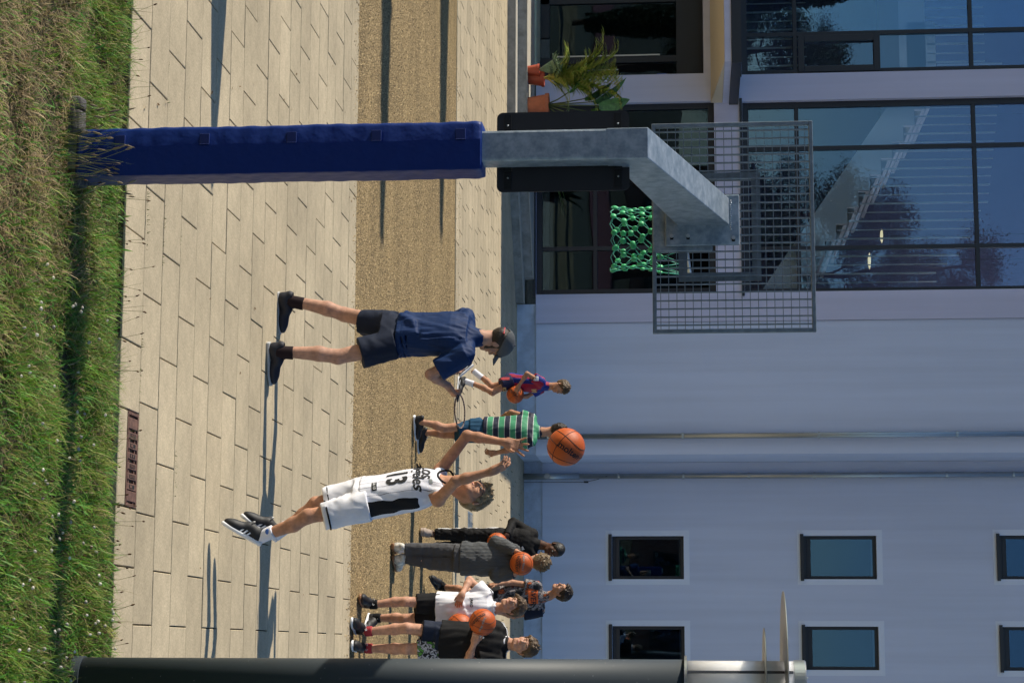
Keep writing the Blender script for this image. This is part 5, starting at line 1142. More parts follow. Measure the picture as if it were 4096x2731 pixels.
def stripes_mat(name, vec, freq, cols, bounds_=None):
    m = cloth(name, cols[0], .6); N, L, p = nodes_of(m); tc = N.new('ShaderNodeTexCoord'); dt = N.new('ShaderNodeVectorMath'); dt.operation = 'DOT_PRODUCT'; dt.inputs[1].default_value = tuple(float(v)*freq for v in vec); L.new(tc.outputs['Object'], dt.inputs[0])
    fr = N.new('ShaderNodeMath'); fr.operation = 'FRACT'; L.new(dt.outputs['Value'], fr.inputs[0]); rp = N.new('ShaderNodeValToRGB'); rp.color_ramp.interpolation = 'CONSTANT'; e = rp.color_ramp.elements
    while len(e) < len(cols): e.new(.5)
    pos = bounds_ or [i/len(cols) for i in range(len(cols))]
    for el, ps, c_ in zip(e, pos, cols): el.position = ps; el.color = (*c_, 1)
    L.new(fr.outputs[0], rp.inputs['Fac']); L.new(rp.outputs['Color'], p.inputs['Base Color']); return m
pc, sc, up, sp, ss, fp, fs = torso_frames(J)
km = stripes_mat('red_blue_stripes', nrm(fp*.75+sp*.65), 8.5, [(.3, .012, .045), (.012, .03, .22)])
f = Field(*bounds([J['hipL'], J['hipR'], J['shL'], J['shR'], J['elR'], J['neck']], .16), .006)
torso_loft(f, J, [(-.1, .13, .115, -.005), (.3, .125, .11, 0), (.75, .135, .105, 0), (1.02, .12, .07, 0)], .03); f.cone(J['shL'], J['shR'], .05, .05, .03); f.cone(sc, J['neck']-up*.02, .065, .055, .03); tub(f, J['shR'], J['shR']+(J['elR']-J['shR'])*.55, .062, .066, .03); tub(f, J['shL'], J['shL']+(J['elL']-J['shL'])*.6, .062, .064, .03); f.folds(61, 0.0049, 14); kit = f.build('shirt', km, p3_)
xr = RT; V, Fc = text_mesh('10', .085, bold=.004); drape('number', V, Fc, sc-up*.09+fp*.05-V3(-.04, .06, 0), xr, up, kit, inkg, nrmv=(0.35, -.93, 0)); V, Fc = quad_grid(-.03, .03, -.035, .035, 6, 6); drape('sleeve_badge', V, Fc, J['shR']+(J['elR']-J['shR'])*.38-V3(0, .03, 0), xr, up, kit, inkw, nrmv=(0, -1, 0))
f = Field(*bounds([J['hipL'], J['hipR'], J['knL'], J['knR']], .16), .006); hR = K_(1538, 2004, -.13); hL = K_(1534, 2008, .1); torso_loft(f, J, [(-.2, .12, .11, 0), (.1, .12, .105, 0)], .03); tub(f, J['hipR'], hR, .09, .088, .03, flatn=1.1); tub(f, J['hipL'], hL, .085, .08, .03); f.folds(62, 0.0037, 13); sho = f.build('shorts', cloth('dark_blue_kit', (.01, .012, .05), .7), p3_)
V, Fc = quad_grid(-.02, .02, -.09, .05, 4, 8); drape('side_flash', V, Fc, (J['hipR']+hR)/2-V3(.05, 0, 0), xr, up, sho, s_red, nrmv=(0, -1, 0)); V, Fc = quad_grid(-.022, .022, -.022, .022, 4, 4); drape('badge', V, Fc, hR+up*.05+V3(.06, 0, 0), xr, up, sho, inkg, nrmv=(0, -1, 0))
sock(p3_, J['anR']+V3(0, 0, -.02), J['anR']+(J['knR']-J['anR'])*.3, .037, .041, c_sockw); sock(p3_, J['anL']+nrm(J['anL']-J['knL'])*.02, J['anL']+(J['knL']-J['anL'])*.42, .037, .041, c_sockw)
shoe(p3_, V3(J['anR'][0]-.04, J['anR'][1], .0), V3(J['anR'][0]+.2, J['anR'][1]-.1, .0), (0, 0, 1), .25, s_blk, s_white, 4); shoe(p3_, K_(1463, 1893, .13), K_(1502, 1848, .08), np.cross(nrm(K_(1502, 1848, .08)-K_(1463, 1893, .13)), (0, 1, 0))*-1, .25, s_blk, s_white, 4)
b = ball(ballK, .112, 'orange basketball held at the waist of the boy in striped kit', (.2, .9, .4)); ball_text(b, .112, 'molten', .055, -.1, -.1, .7)

# ---- boy in green and navy striped shirt, back to us
YS = 21.35
def S_(u, h, dy=0.): return at(u, h, YS+dy)
J = dict(anL=S_(1688, 1690, -.12), anR=S_(1731, 1708, .16), knL=S_(1712, 1775, -.06), knR=S_(1736, 1778, .14), hipL=S_(1700, 1925, .04), hipR=S_(1738, 1925, -.04), shL=S_(1675, 2128, .08), shR=S_(1758, 2130, -.08), elL=S_(1650, 2045, .16), wrL=S_(1680, 1990, .34), elR=S_(1796, 2045, -.06), wrR=S_(1811, 1982, .0), neck=S_(1728, 2168, 0), head=S_(1726, 2228, .03))
p4_ = person('boy in green and navy striped shirt and denim shorts seen from behind', (J['anL'][0], YS, 0)); s = .9
P, A, bd = body(p4_, J, s, m_skin_t, .92, .005, [lambda f: hand(f, J['wrR'], (-.05, .05, -1), (-.6, .6, 0), .9, (.35, .4, .45, .5), .08), lambda f: hand(f, J['wrL'], (.3, .5, -.8), (.5, -.5, 0), .9)], nrm((.38, .92, -.05)), thin=.95, brow=m_h_dark)
hair(p4_, P, A, .92, m_h_dark, 71, tl=.02, nape=-.05, lean=(0, .1, .3))
pc, sc, up, sp, ss, fp, fs = torso_frames(J)
gm = stripes_mat('green_navy_bands', (0, 0, 1), 1/.124, [(.015, .018, .04), (.5, .55, .5), (.055, .27, .14), (.5, .55, .5)], [0, .44, .485, .955])
f = Field(*bounds([J['hipL'], J['hipR'], J['shL'], J['shR'], J['elR'], J['elL'], J['neck']], .16), .006)
torso_loft(f, J, [(.06, .15, .125, 0), (.4, .152, .12, 0), (.8, .165, .115, 0), (1.03, .145, .08, 0)], .03); f.cone(J['shL'], J['shR'], .055, .055, .03); f.cone(sc, J['neck']-up*.02, .07, .056, .03); tub(f, J['shR'], J['shR']+(J['elR']-J['shR'])*.45, .064, .066, .03); tub(f, J['shL'], J['shL']+(J['elL']-J['shL'])*.5, .062, .066, .03); f.folds(72, 0.0049, 13); f.build('shirt', gm, p4_)
f = Field(*bounds([J['hipL'], J['hipR'], J['knL'], J['knR']], .16), .006); hL, hR = S_(1722, 1830, -.04), S_(1744, 1832, .1); torso_loft(f, J, [(-.2, .12, .11, 0), (.2, .125, .105, 0)], .03); tub(f, J['hipL'], hL, .09, .08, .03); tub(f, J['hipR'], hR, .09, .078, .03); f.folds(73, 0.0049, 15); f.build('shorts', c_denim, p4_)
shoe(p4_, V3(J['anL'][0]-.06, J['anL'][1]-.02, 0), V3(J['anL'][0]+.14, J['anL'][1]+.1, 0), (0, 0, 1), .27, s_blk, s_white); shoe(p4_, V3(J['anR'][0]-.05, J['anR'][1]-.02, 0), V3(J['anR'][0]+.2, J['anR'][1]+.06, 0), (0, 0, 1), .27, s_blk, s_white)

# ---- boy in black tracksuit
YT = 22.06
def T_(u, h, dy=0.): return at(u, h, YT+dy)
J = dict(anR=T_(2136, 1735, 0), anL=T_(2190, 1740, .1), knR=T_(2138, 1862, -.02), knL=T_(2182, 1862, .06), hipR=T_(2142, 1990, 0), hipL=T_(2182, 1990, .02), shR=T_(2136, 2132, .02), shL=T_(2212, 2128, -.02), elR=T_(2086, 2052, .05), wrR=T_(2138, 2030, -.14), elL=T_(2240, 2050, .0), wrL=T_(2200, 2020, -.16), neck=T_(2178, 2162, 0), head=T_(2197, 2220, -.05))
p5_ = person('boy in black tracksuit with white side stripes looking down to the right', (J['anR'][0], YT, 0)); s = .92
P, A, bd = body(p5_, J, s, m_skin_d, .92, .005, [lambda f: hand(f, J['wrR'], (.75, -.3, -.45), (0, .6, -.5), .9, (.4, .4, .4, .4), .08), lambda f: hand(f, J['wrL'], (-.5, -.3, -.6), (0, .6, 0), .9)], nrm((.55, -.75, -.28)), thin=.95, brow=m_h_black, lip=m_lipd)
hair(p5_, P, A, .92, m_h_black, 81, top=.007, tufts=0, nape=-.05)
f = Field(*bounds([J['hipL'], J['hipR'], J['shL'], J['shR'], J['elR'], J['elL'], J['wrR'], J['wrL'], J['neck']], .14), .006)
torso_loft(f, J, [(-.02, .145, .12, 0), (.4, .145, .115, 0), (.8, .16, .11, 0), (1.03, .145, .075, 0)], .03); f.cone(J['shL'], J['shR'], .055, .055, .03); f.cone((J['shL']+J['shR'])/2, J['neck']-V3(0, 0, .02), .07, .056, .03)
for q in 'RL': f.cone(J['sh'+q], J['el'+q], .056, .05, .02); tub(f, J['el'+q], J['wr'+q], .05, .038, .02)
f.folds(82, .0032, 12, (1, 1, .8)); top = f.build('jacket', c_blk, p5_)
V = []; Fc = []
for k in range(3): q = [(-.022+.013*k, -.012), (-.012+.013*k, -.012), (-.018+.013*k, .008+.007*k), (-.028+.013*k, .004+.007*k)]; b_ = len(V); V += [(x, y, 0) for x, y in q]; Fc.append(tuple(range(b_, b_+4)))
LOGO = (V, Fc); pc, sc, up, sp, ss, fp, fs = torso_frames(J); drape('chest_mark', *LOGO, sc-up*.1+RT*.07-V3(0, .05, 0), RT, up, top, inkw, nrmv=(0, -1, 0))
f = Field(*bounds([J['hipL'], J['hipR'], J['anL'], J['anR']], .16), .006); torso_loft(f, J, [(-.15, .13, .115, 0), (.08, .135, .115, 0)], .03)
for q in 'RL': f.cone(J['hip'+q], J['kn'+q], .092, .075, .03); tub(f, J['kn'+q], J['an'+q]+V3(0, 0, .02), .074, .062, .03)
f.folds(83, 0.0073, 16, (1, 1, .7)); trs = f.build('trousers', c_blk, p5_)
for k in range(3):
    V, Fc = quad_grid(-.006, .006, 0, 1, 2, 30); a_, b_ = J['anR']+V3(-.05, -.01, .05), J['hipR']+V3(-.075, -.01, .02); yd = b_-a_; Vv = [(x+.018*(k-1), y*np.linalg.norm(yd), 0) for x, y, z in V]; drape('side_stripe', Vv, Fc, a_, perp(yd, V3(.35, -.93, 0)), yd, trs, inkw, nrmv=(-.93, -.36, 0))
shoe(p5_, V3(J['anR'][0]-.01, J['anR'][1]+.06, 0), V3(J['anR'][0]-.02, J['anR'][1]-.2, 0), (0, 0, 1), .28, s_beige, s_beige, None, s_beige); shoe(p5_, V3(J['anL'][0], J['anL'][1]+.06, 0), V3(J['anL'][0]+.06, J['anL'][1]-.2, 0), (0, 0, 1), .28, s_beige, s_beige, None, s_beige)
ball(T_(2170, 1988, -.2), .112, 'orange basketball mostly hidden between the black tracksuit and the grey sweater', (.4, .1, .2))

# ---- boy in grey knitted sweater, ball behind his head
YG = 19.8
def G_(u, h, dy=0.): return at(u, h, YG+dy)
J = dict(anL=G_(2194, 1606, .02), anR=G_(2230, 1612, .06), knL=G_(2198, 1725, .04), knR=G_(2250, 1725, .06), hipL=G_(2208, 1850, .02), hipR=G_(2256, 1850, .0), shL=G_(2200, 2052, .04), shR=G_(2282, 2050, -.04), elL=G_(2168, 1985, -.02), wrL=G_(2204, 2062, -.14), elR=G_(2302, 1985, -.1), wrR=G_(2296, 2058, -.16), neck=G_(2244, 2092, .02), head=G_(2246, 2154, .04))
p6_ = person('boy in grey ribbed sweater and grey trousers holding a ball behind his neck', (J['anL'][0], YG, 0)); s = .92; ballG = G_(2253, 2086, -.19)
P, A, bd = body(p6_, J, s, m_skin, .92, .005, [lambda f: hand(f, J['wrL'], (.25, -.15, .9), (.8, -.1, -.1), .9, (.2, .25, .25, .25), .1), lambda f: hand(f, J['wrR'], (-.35, -.2, .6), (-.8, 0, -.2), .9, (.3, .3, .3, .3), .12)], nrm((-.25, .9, -.25)), thin=.95, brow=m_h_blond)
hair(p6_, P, A, .92, hairmat('dark_blond_hair', (.07, .045, .022), (.17, .115, .058)), 91, top=.018, tl=.05, nape=-.06, lean=(.25, -.1, -.2), tufts=170)
f = Field(*bounds([J['hipL'], J['hipR'], J['shL'], J['shR'], J['elR'], J['elL'], J['wrR'], J['wrL'], J['neck']], .17), .006)
torso_loft(f, J, [(-.02, .168, .135, 0), (.3, .165, .135, 0), (.7, .168, .125, 0), (1.02, .15, .085, 0)], .03); f.cone(J['shL'], J['shR'], .062, .062, .03); f.cone((J['shL']+J['shR'])/2, J['neck']-V3(0, 0, .015), .075, .06, .03)
for q in 'RL': f.cone(J['sh'+q], J['el'+q], .07, .066, .02); f.cone(J['el'+q], J['el'+q]+(J['wr'+q]-J['el'+q])*.5, .066, .06, .02); tub(f, J['el'+q]+(J['wr'+q]-J['el'+q])*.4, J['wr'+q], .06, .046, .02)
f.folds(92, 0.0061, 14, (1, 1, .8))
m_rib = cloth('grey_ribbed_knit', (.1, .105, .11), .95); N, L, p = nodes_of(m_rib); wv = N.new('ShaderNodeTexWave'); wv.bands_direction = 'X'; wv.inputs['Scale'].default_value = 22; wv.inputs['Distortion'].default_value = .3; tc = N.new('ShaderNodeTexCoord'); L.new(tc.outputs['Object'], wv.inputs['Vector']); bp = N.new('ShaderNodeBump'); bp.inputs['Distance'].default_value = .008; L.new(wv.outputs['Fac'], bp.inputs['Height']); L.new(bp.outputs['Normal'], p.inputs['Normal'])
f.build('sweater', m_rib, p6_)
f = Field(*bounds([J['hipL'], J['hipR'], J['anL'], J['anR']], .16), .006); torso_loft(f, J, [(-.15, .14, .12, 0), (.08, .14, .115, 0)], .03)
for q in 'RL': f.cone(J['hip'+q], J['kn'+q], .088, .069, .006); tub(f, J['kn'+q], J['an'+q]+V3(0, 0, .035), .069, .06, .006)
f.folds(93, .0042, 15, (1, 1, 1.1)); f.build('trousers', c_greyt, p6_)
for q in 'LR': sock(p6_, J['an'+q]+V3(0, 0, -.03), J['an'+q]+V3(0, 0, .06), .042, .044, c_sockw)
shoe(p6_, V3(J['anL'][0]-.02, J['anL'][1]-.06, 0), V3(J['anL'][0]-.0, J['anL'][1]+.2, 0), (0, 0, 1), .29, s_wht, s_gum); shoe(p6_, V3(J['anR'][0], J['anR'][1]-.06, 0), V3(J['anR'][0]+.1, J['anR'][1]+.2, 0), (0, 0, 1), .29, s_wht, s_gum)
b = ball(ballG, .115, 'clean orange basketball held behind the neck of the boy in grey sweater', (.25, .05, 1.6)); ball_text(b, .115, 'molten', .062, .05, -.28, -.1); ball_text(b, .115, 'BASKETBALL', .02, .05, -.08, -.1); ball_text(b, .115, 'Super Mars 5', .03, .0, .28, -.12, M('grey_print', (.25, .22, .2), .7))

# ---- boy in white T-shirt
YW_ = 18.15
def W_(u, h, dy=0.): return at(u, h, YW_+dy)
J = dict(anR=W_(2417, 1492, -.14), anL=W_(2470, 1508, .14), knR=W_(2405, 1622, -.14), knL=W_(2474, 1620, .06), hipR=W_(2412, 1760, -.03), hipL=W_(2462, 1760, .03), shR=W_(2388, 1950, .02), shL=W_(2484, 1945, -.02), elR=W_(2318, 1878, .04), wrR=W_(2376, 1848, -.15), elL=W_(2520, 1860, .0), wrL=W_(2520, 1790, -.05), neck=W_(2432, 1985, -.01), head=W_(2422, 2052, -.06))
p7_ = person('boy in white T-shirt and black shorts with one hand at his waist', (J['anR'][0], YW_, 0)); s = .9
P, A, bd = body(p7_, J, s, m_skin, .95, .005, [lambda f: hand(f, J['wrR'], (.75, -.2, -.25), (.2, .8, 0), .88, (.5, .5, .55, .6), .06, (.5, .3), -1), lambda f: hand(f, J['wrL'], (-.2, -.2, -.9), (-.6, 0, 0), .88)], nrm((-.42, -.86, .08)), nrm((-.12, -.05, 1)), thin=.95, squint=True)
hair(p7_, P, A, .95, m_h_brown, 101, fringe=.04, top=.018, tl=.035, nape=-.06, lean=(.3, .4, -.3), tufts=150)
pc, sc, up, sp, ss, fp, fs = torso_frames(J)
f = Field(*bounds([J['hipL'], J['hipR'], J['shL'], J['shR'], J['elR'], J['elL'], J['neck']], .16), .006)
torso_loft(f, J, [(-.06, .168, .135, 0), (.3, .16, .13, 0), (.75, .16, .115, 0), (1.02, .145, .08, 0)], .03); f.cone(J['shL'], J['shR'], .056, .056, .03); f.cone(sc, J['neck']-up*.02, .07, .058, .03); tub(f, J['shR'], J['shR']+(J['elR']-J['shR'])*.62, .068, .08, .03); tub(f, J['shL'], J['shL']+(J['elL']-J['shL'])*.62, .068, .078, .03)
for k in range(5): q = J['wrR']+V3(.07, .02, 0); f.cone(q, q+RT*(.03+.05*k)-up*(.2-.07*k)+V3(0, -.01, 0), .004, .012, .025)
f.folds(102, 0.0061, 12); tee = f.build('shirt', c_white, p7_)
V, Fc = text_mesh('JAKO', .035, bold=.001); drape('chest_print', V, Fc, sc-up*.13-RT*.06, RT, up, tee, ink, nrmv=(0, -1, 0)); V, Fc = quad_grid(-.1, .1, -.012, .012, 12, 2); drape('shoulder_band', V, Fc, J['shR']+V3(.02, -.0, .03), nrm(J['shR']-J['neck']), (0, -1, .3), tee, ink, nrmv=(-.2, -.6, .8))
MB().tube([J['neck']+V3(.057*math.cos(t), .055*math.sin(t), -.01+.014*math.sin(t)) for t in np.linspace(0, 6.283, 24)[:-1]], .008, 6, closed=True).build('collar', c_white, tee, smooth=True)
f = Field(*bounds([J['hipL'], J['hipR'], J['knL'], J['knR']], .17), .006); hR, hL = W_(2412, 1664, -.08), W_(2468, 1664, .03); torso_loft(f, J, [(-.15, .14, .115, 0), (.1, .14, .115, 0)], .03); tub(f, J['hipR'], hR, .094, .088, .03); tub(f, J['hipL'], hL, .094, .086, .03); f.folds(103, 0.0049, 13); f.build('shorts', c_blk, p7_)
for q in 'RL': sock(p7_, J['an'+q]+V3(0, 0, -.03), J['an'+q]+(J['kn'+q]-J['an'+q])*.14, .043, .044, c_blk)
shoe(p7_, V3(J['anR'][0]+.0, J['anR'][1]+.06, 0), V3(J['anR'][0]-.06, J['anR'][1]-.2, 0), (0, 0, 1), .27, s_blk, s_gum); shoe(p7_, V3(J['anL'][0]-.02, J['anL'][1]+.06, 0), V3(J['anL'][0]+.12, J['anL'][1]-.18, 0), (0, 0, 1), .27, s_blk, s_white)
ball(W_(2506, 1838, -.22), .12, 'orange basketball half hidden between the white shirt and the black shirt', (.9, .4, .1))

# ---- boy in patterned orange and grey shirt
YP = 22.6
def P_(u, h, dy=0.): return at(u, h, YP+dy)
J = dict(anR=P_(2345, 1768, -.1), anL=P_(2400, 1745, .25), knR=P_(2364, 1860, -.25), knL=P_(2402, 1860, .15), hipR=P_(2370, 1985, -.04), hipL=P_(2408, 1985, .04), shR=P_(2346, 2150, -.05), shL=P_(2440, 2160, .05), elR=P_(2328, 2045, -.1), wrR=P_(2335, 1985, -.2), elL=P_(2462, 2055, .0), wrL=P_(2448, 1995, -.1), neck=P_(2382, 2196, -.02), head=P_(2364, 2246, -.06))
p8_ = person('boy in camouflage shirt with orange POWER band looking left', (J['anL'][0], YP, 0)); s = .9
P, A, bd = body(p8_, J, s, m_skin_t, .92, .0055, [lambda f: hand(f, J['wrR'], (.15, -.2, -.9), (.7, .3, 0), .9, (.5, .5, .5, .5), .06), lambda f: hand(f, J['wrL'], (-.1, -.2, -.9), (-.7, 0, 0), .9)], nrm((-.82, -.55, .05)), nrm((.1, 0, 1)), thin=.97, brow=m_h_dark)
hair(p8_, P, A, .92, m_h_dark, 111, top=.016, tl=.035, fringe=.02, lean=(0, .5, .8))
pc, sc, up, sp, ss, fp, fs = torso_frames(J)
m_cam = M_ramp_noise('grey_orange_camouflage', [(.36, (.012, .014, .018)), (.45, (.1, .1, .11)), (.5, (.3, .27, .27)), (.55, (.03, .03, .035)), (.6, (.55, .12, .03)), (.68, (.25, .23, .23))], 12, .75, detail=6); 
for el in m_cam.node_tree.nodes: 
    if el.type == 'VALTORGB': el.color_ramp.interpolation = 'CONSTANT'
f = Field(*bounds([J['hipL'], J['hipR'], J['shL'], J['shR'], J['elR'], J['elL'], J['neck']], .16), .006)
torso_loft(f, J, [(-.06, .155, .125, 0), (.4, .155, .12, 0), (.8, .17, .118, 0), (1.03, .15, .08, 0)], .03); f.cone(J['shL'], J['shR'], .058, .058, .03); f.cone(sc, J['neck']-up*.02, .07, .056, .03); f.folds(112, 0.0049, 13); tee = f.build('shirt', m_cam, p8_)
f = Field(*bounds([J['shL'], J['elL'], J['shR'], J['elR']], .14), .006); tub(f, J['shL']+V3(0, 0, .02), J['shL']+(J['elL']-J['shL'])*.62, .07, .076, .03); f.folds(113, 0.0049, 14); f.build('sleeve', c_navyd, p8_); f = Field(*bounds([J['shR'], J['elR']], .14), .006); tub(f, J['shR']+V3(0, 0, .01), J['shR']+(J['elR']-J['shR'])*.5, .066, .07, .03); f.build('sleeve', m_cam, p8_)
oc = P_(2376, 2136, 0)-V3(0, .03, 0); V, Fc = quad_grid(-.135, .115, -.054, .054, 20, 6); bd_ = drape('chest_band', V, Fc, oc, RT, up, tee, inko, nrmv=(-.1, -1, 0)); V, Fc = text_mesh('POWER', .085, shear=.1, bold=.001); drape('lettering', V, Fc, oc-RT*.01, RT, up, tee, ink, .0065, nrmv=(-.1, -1, 0))
f = Field(*bounds([J['hipL'], J['hipR'], J['knL'], J['knR']], .17), .006); torso_loft(f, J, [(-.15, .14, .12, 0), (.1, .14, .115, 0)], .03); tub(f, J['hipR'], J['knR']+(J['hipR']-J['knR'])*.2, .095, .09, .03); tub(f, J['hipL'], J['knL']+(J['hipL']-J['knL'])*.2, .095, .09, .03); f.folds(114, 0.0049, 13); f.build('shorts', c_blk, p8_)
for q in 'RL': sock(p8_, J['an'+q]+V3(0, 0, -.03), J['an'+q]+(J['kn'+q]-J['an'+q])*.16, .042, .044, c_blk)
shoe(p8_, V3(J['anL'][0], J['anL'][1]+.06, 0), V3(J['anL'][0]-.05, J['anL'][1]-.2, 0), (0, 0, 1), .27, s_blk, s_blk); tz = P_(2322, 1716, -.12); shoe(p8_, P_(2352, 1742, -.08), P_(2322, 1722, -.26), (-.5, -.35, .8), .27, s_blk, s_blk, None, s_blk)

# ---- boy in black T-shirt behind the lamp column
YQ = 17.62
def Q_(u, h, dy=0.): return at(u, h, YQ+dy)
J = dict(anR=Q_(2524, 1474, -.03), anL=Q_(2592, 1474, .02), knR=Q_(2511, 1628, -.08), knL=Q_(2594, 1628, -.03), hipR=Q_(2532, 1775, 0), hipL=Q_(2590, 1775, .0), shR=Q_(2524, 2004, .02), shL=Q_(2634, 2000, -.02), elR=Q_(2502, 1890, -.02), wrR=Q_(2495, 1885, -.2), elL=Q_(2636, 1872, -.1), wrL=Q_(2568, 1898, -.3), neck=Q_(2573, 2032, 0), head=Q_(2582, 2098, -.05))
J['elR'] = Q_(2488, 1890, .08); J['wrR'] = Q_(2500, 1905, -.12)
p9_ = person('smiling boy in black T-shirt with white collar partly behind the lamp column', (J['anR'][0], YQ, 0)); s = .95; ballQ = Q_(2487, 1930, -.3)
P, A, bd = body(p9_, J, s, m_skin, .96, .005, [lambda f: hand(f, J['wrL'], ballQ-J['wrL']+V3(-.0, -.08, -.02), (-.3, .85, .3), .95, (.28, .28, .28, .3), .14, (.5, .3), -1), lambda f: hand(f, J['wrR'], (-.2, -.6, .3), (0, 0, 1), .92)], nrm((-.35, -.92, .06)), nrm((.06, 0, 1)), thin=.97, squint=True)
hair(p9_, P, A, .96, m_h_brown, 121, fringe=.04, top=.017, tl=.04, nape=-.055, lean=(-.2, .5, .4), tufts=150)
pc, sc, up, sp, ss, fp, fs = torso_frames(J)
f = Field(*bounds([J['hipL'], J['hipR'], J['shL'], J['shR'], J['elR'], J['elL'], J['neck']], .16), .006)
torso_loft(f, J, [(-.05, .175, .14, 0), (.35, .175, .14, 0), (.8, .18, .125, 0), (1.02, .16, .085, 0)], .03); f.cone(J['shL'], J['shR'], .06, .06, .03); f.cone(sc, J['neck']-up*.025, .075, .06, .03); tub(f, J['shR'], J['shR']+(J['elR']-J['shR'])*.68, .076, .09, .03); tub(f, J['shL'], J['shL']+(J['elL']-J['shL'])*.68, .076, .09, .03); f.folds(122, 0.0061, 11); tee = f.build('shirt', c_blk, p9_)
MB().tube([J['neck']+V3(.06*math.cos(t), .058*math.sin(t), -.012+.02*math.sin(t)) for t in np.linspace(0, 6.283, 28)[:-1]], .013, 8, closed=True).build('collar', c_white, tee, smooth=True)
drape('chest_mark', [(x*1.3, y*1.3, z) for x, y, z in LOGO[0]], LOGO[1], sc-up*.16-RT*.06, RT, up, tee, inkw, nrmv=(0, -1, 0))
for k in range(3):
    V, Fc = quad_grid(0, .17, -.004, .004, 16, 1); drape('shoulder_stripe', [(x, y+.014*(k-1), z) for x, y, z in V], Fc, J['neck']+(J['shR']-J['neck'])*.35+V3(0, 0, .02), nrm(J['shR']-J['neck']), (0, -1, .5), tee, inkw, nrmv=(-.1, -.5, .85))
    drape('shoulder_stripe', [(x, y+.014*(k-1), z) for x, y, z in V], Fc, J['neck']+(J['shL']-J['neck'])*.35+V3(0, 0, .02), nrm(J['shL']-J['neck']), (0, -1, .5), tee, inkw, nrmv=(.1, -.5, .85))
m_pat = M_ramp_noise('white_green_purple_print', [(.38, (.01, .01, .014)), (.47, (.45, .46, .5)), (.53, (.015, .015, .02)), (.58, (.09, .3, .04)), (.65, (.12, .03, .14))], 14, .75, detail=4)
for el in m_pat.node_tree.nodes:
    if el.type == 'VALTORGB': el.color_ramp.interpolation = 'CONSTANT'
f = Field(*bounds([J['hipL'], J['hipR'], J['knL'], J['knR']], .17), .006); hR = Q_(2520, 1688, -.05); torso_loft(f, J, [(-.12, .15, .12, 0), (.1, .15, .12, 0)], .03); tub(f, J['hipR'], hR, .098, .093, .03); f.folds(123, 0.0049, 12); f.build('shorts', c_navyd, p9_)
f = Field(*bounds([J['hipL'], J['knL']], .17), .006); hL = Q_(2600, 1672, -.02); tub(f, J['hipL']+V3(.01, 0, .03), hL, .1, .1, .03); f.folds(124, 0.0049, 12); o = f.build('shorts_leg', m_pat, p9_)
for q in 'RL': sock(p9_, J['an'+q]+V3(0, 0, -.03), J['an'+q]+(J['kn'+q]-J['an'+q])*.1, .044, .045, s_red)
shoe(p9_, V3(J['anR'][0]+.0, J['anR'][1]+.06, 0), V3(J['anR'][0]-.09, J['anR'][1]-.2, 0), (0, 0, 1), .28, s_blk, s_white); shoe(p9_, V3(J['anL'][0], J['anL'][1]+.06, 0), V3(J['anL'][0]-.03, J['anL'][1]-.2, 0), (0, 0, 1), .28, s_blk, s_white)
b = ball(ballQ, .117, 'orange basketball held out in front of the black T-shirt beside the lamp column', (1.0, .3, .5)); ball_text(b, .117, 'molten', .06, -.2, -.3, -.9); ball_text(b, .117, 'Super Mars', .03, .2, .1, -.4, MATS['grey_print'])
# ------------------------------------------------------------------ lawn
X0G, X1G, Y0G, Y1G = -5.2, 2.0, 7.0, Y0
def lawn_z(x, y): return -.028+.012*np.sin(x*3.1+y*2)+.01*np.sin(y*7+x*1.7)-.012*np.clip((y-9.9)/.25, 0, 1)
nx, ny = 120, 50; gx, gy = np.meshgrid(np.linspace(X0G, X1G, nx), np.linspace(Y0G, Y1G, ny)); V = np.stack([gx, gy, lawn_z(gx, gy)], 2).reshape(-1, 3); i = np.arange(nx*ny).reshape(ny, nx)
lw_ = tag(link('lawn', npmesh('lawn', V, np.stack([i[:-1, :-1], i[:-1, 1:], i[1:, 1:], i[1:, :-1]], 2).reshape(-1, 4)), m_soil, smooth=True), kind='structure')
def grass_material(name, rough=.55):
    m = bpy.data.materials.new(name); m.use_nodes = True; N = m.node_tree.nodes; L = m.node_tree.links; p = N['Principled BSDF']; p.inputs['Roughness'].default_value = rough; p.inputs['Specular IOR Level'].default_value = .3
    a = N.new('ShaderNodeAttribute'); a.attribute_name = 'Col'; L.new(a.outputs['Color'], p.inputs['Base Color']); t = N.new('ShaderNodeBsdfTranslucent'); L.new(a.outputs['Color'], t.inputs['Color']); mx = N.new('ShaderNodeMixShader'); mx.inputs[0].default_value = .35
    L.new(p.outputs[0], mx.inputs[1]); L.new(t.outputs[0], mx.inputs[2]); L.new(mx.outputs[0], N['Material Output'].inputs['Surface']); return m
m_grass = grass_material('grass_blade')
def snoise(x, y, sd, f):
    r = np.random.default_rng(sd); n = 0
    for o in range(5):
        a = r.uniform(0, 6.28); k = f*(1.5**o); n = n+np.sin(k*(x*math.cos(a)+y*math.sin(a))+r.uniform(0, 6)+1.3*np.sin(k*.6*(y*math.cos(a)-x*math.sin(a))+r.uniform(0, 6)))/(1+.4*o)
    return n/2.4
def set_col(me, cols): at_ = me.color_attributes.new('Col', 'FLOAT_COLOR', 'POINT'); at_.data.foreach_set('color', np.concatenate([cols, np.ones((len(cols), 1))], 1).astype(np.float32).ravel())
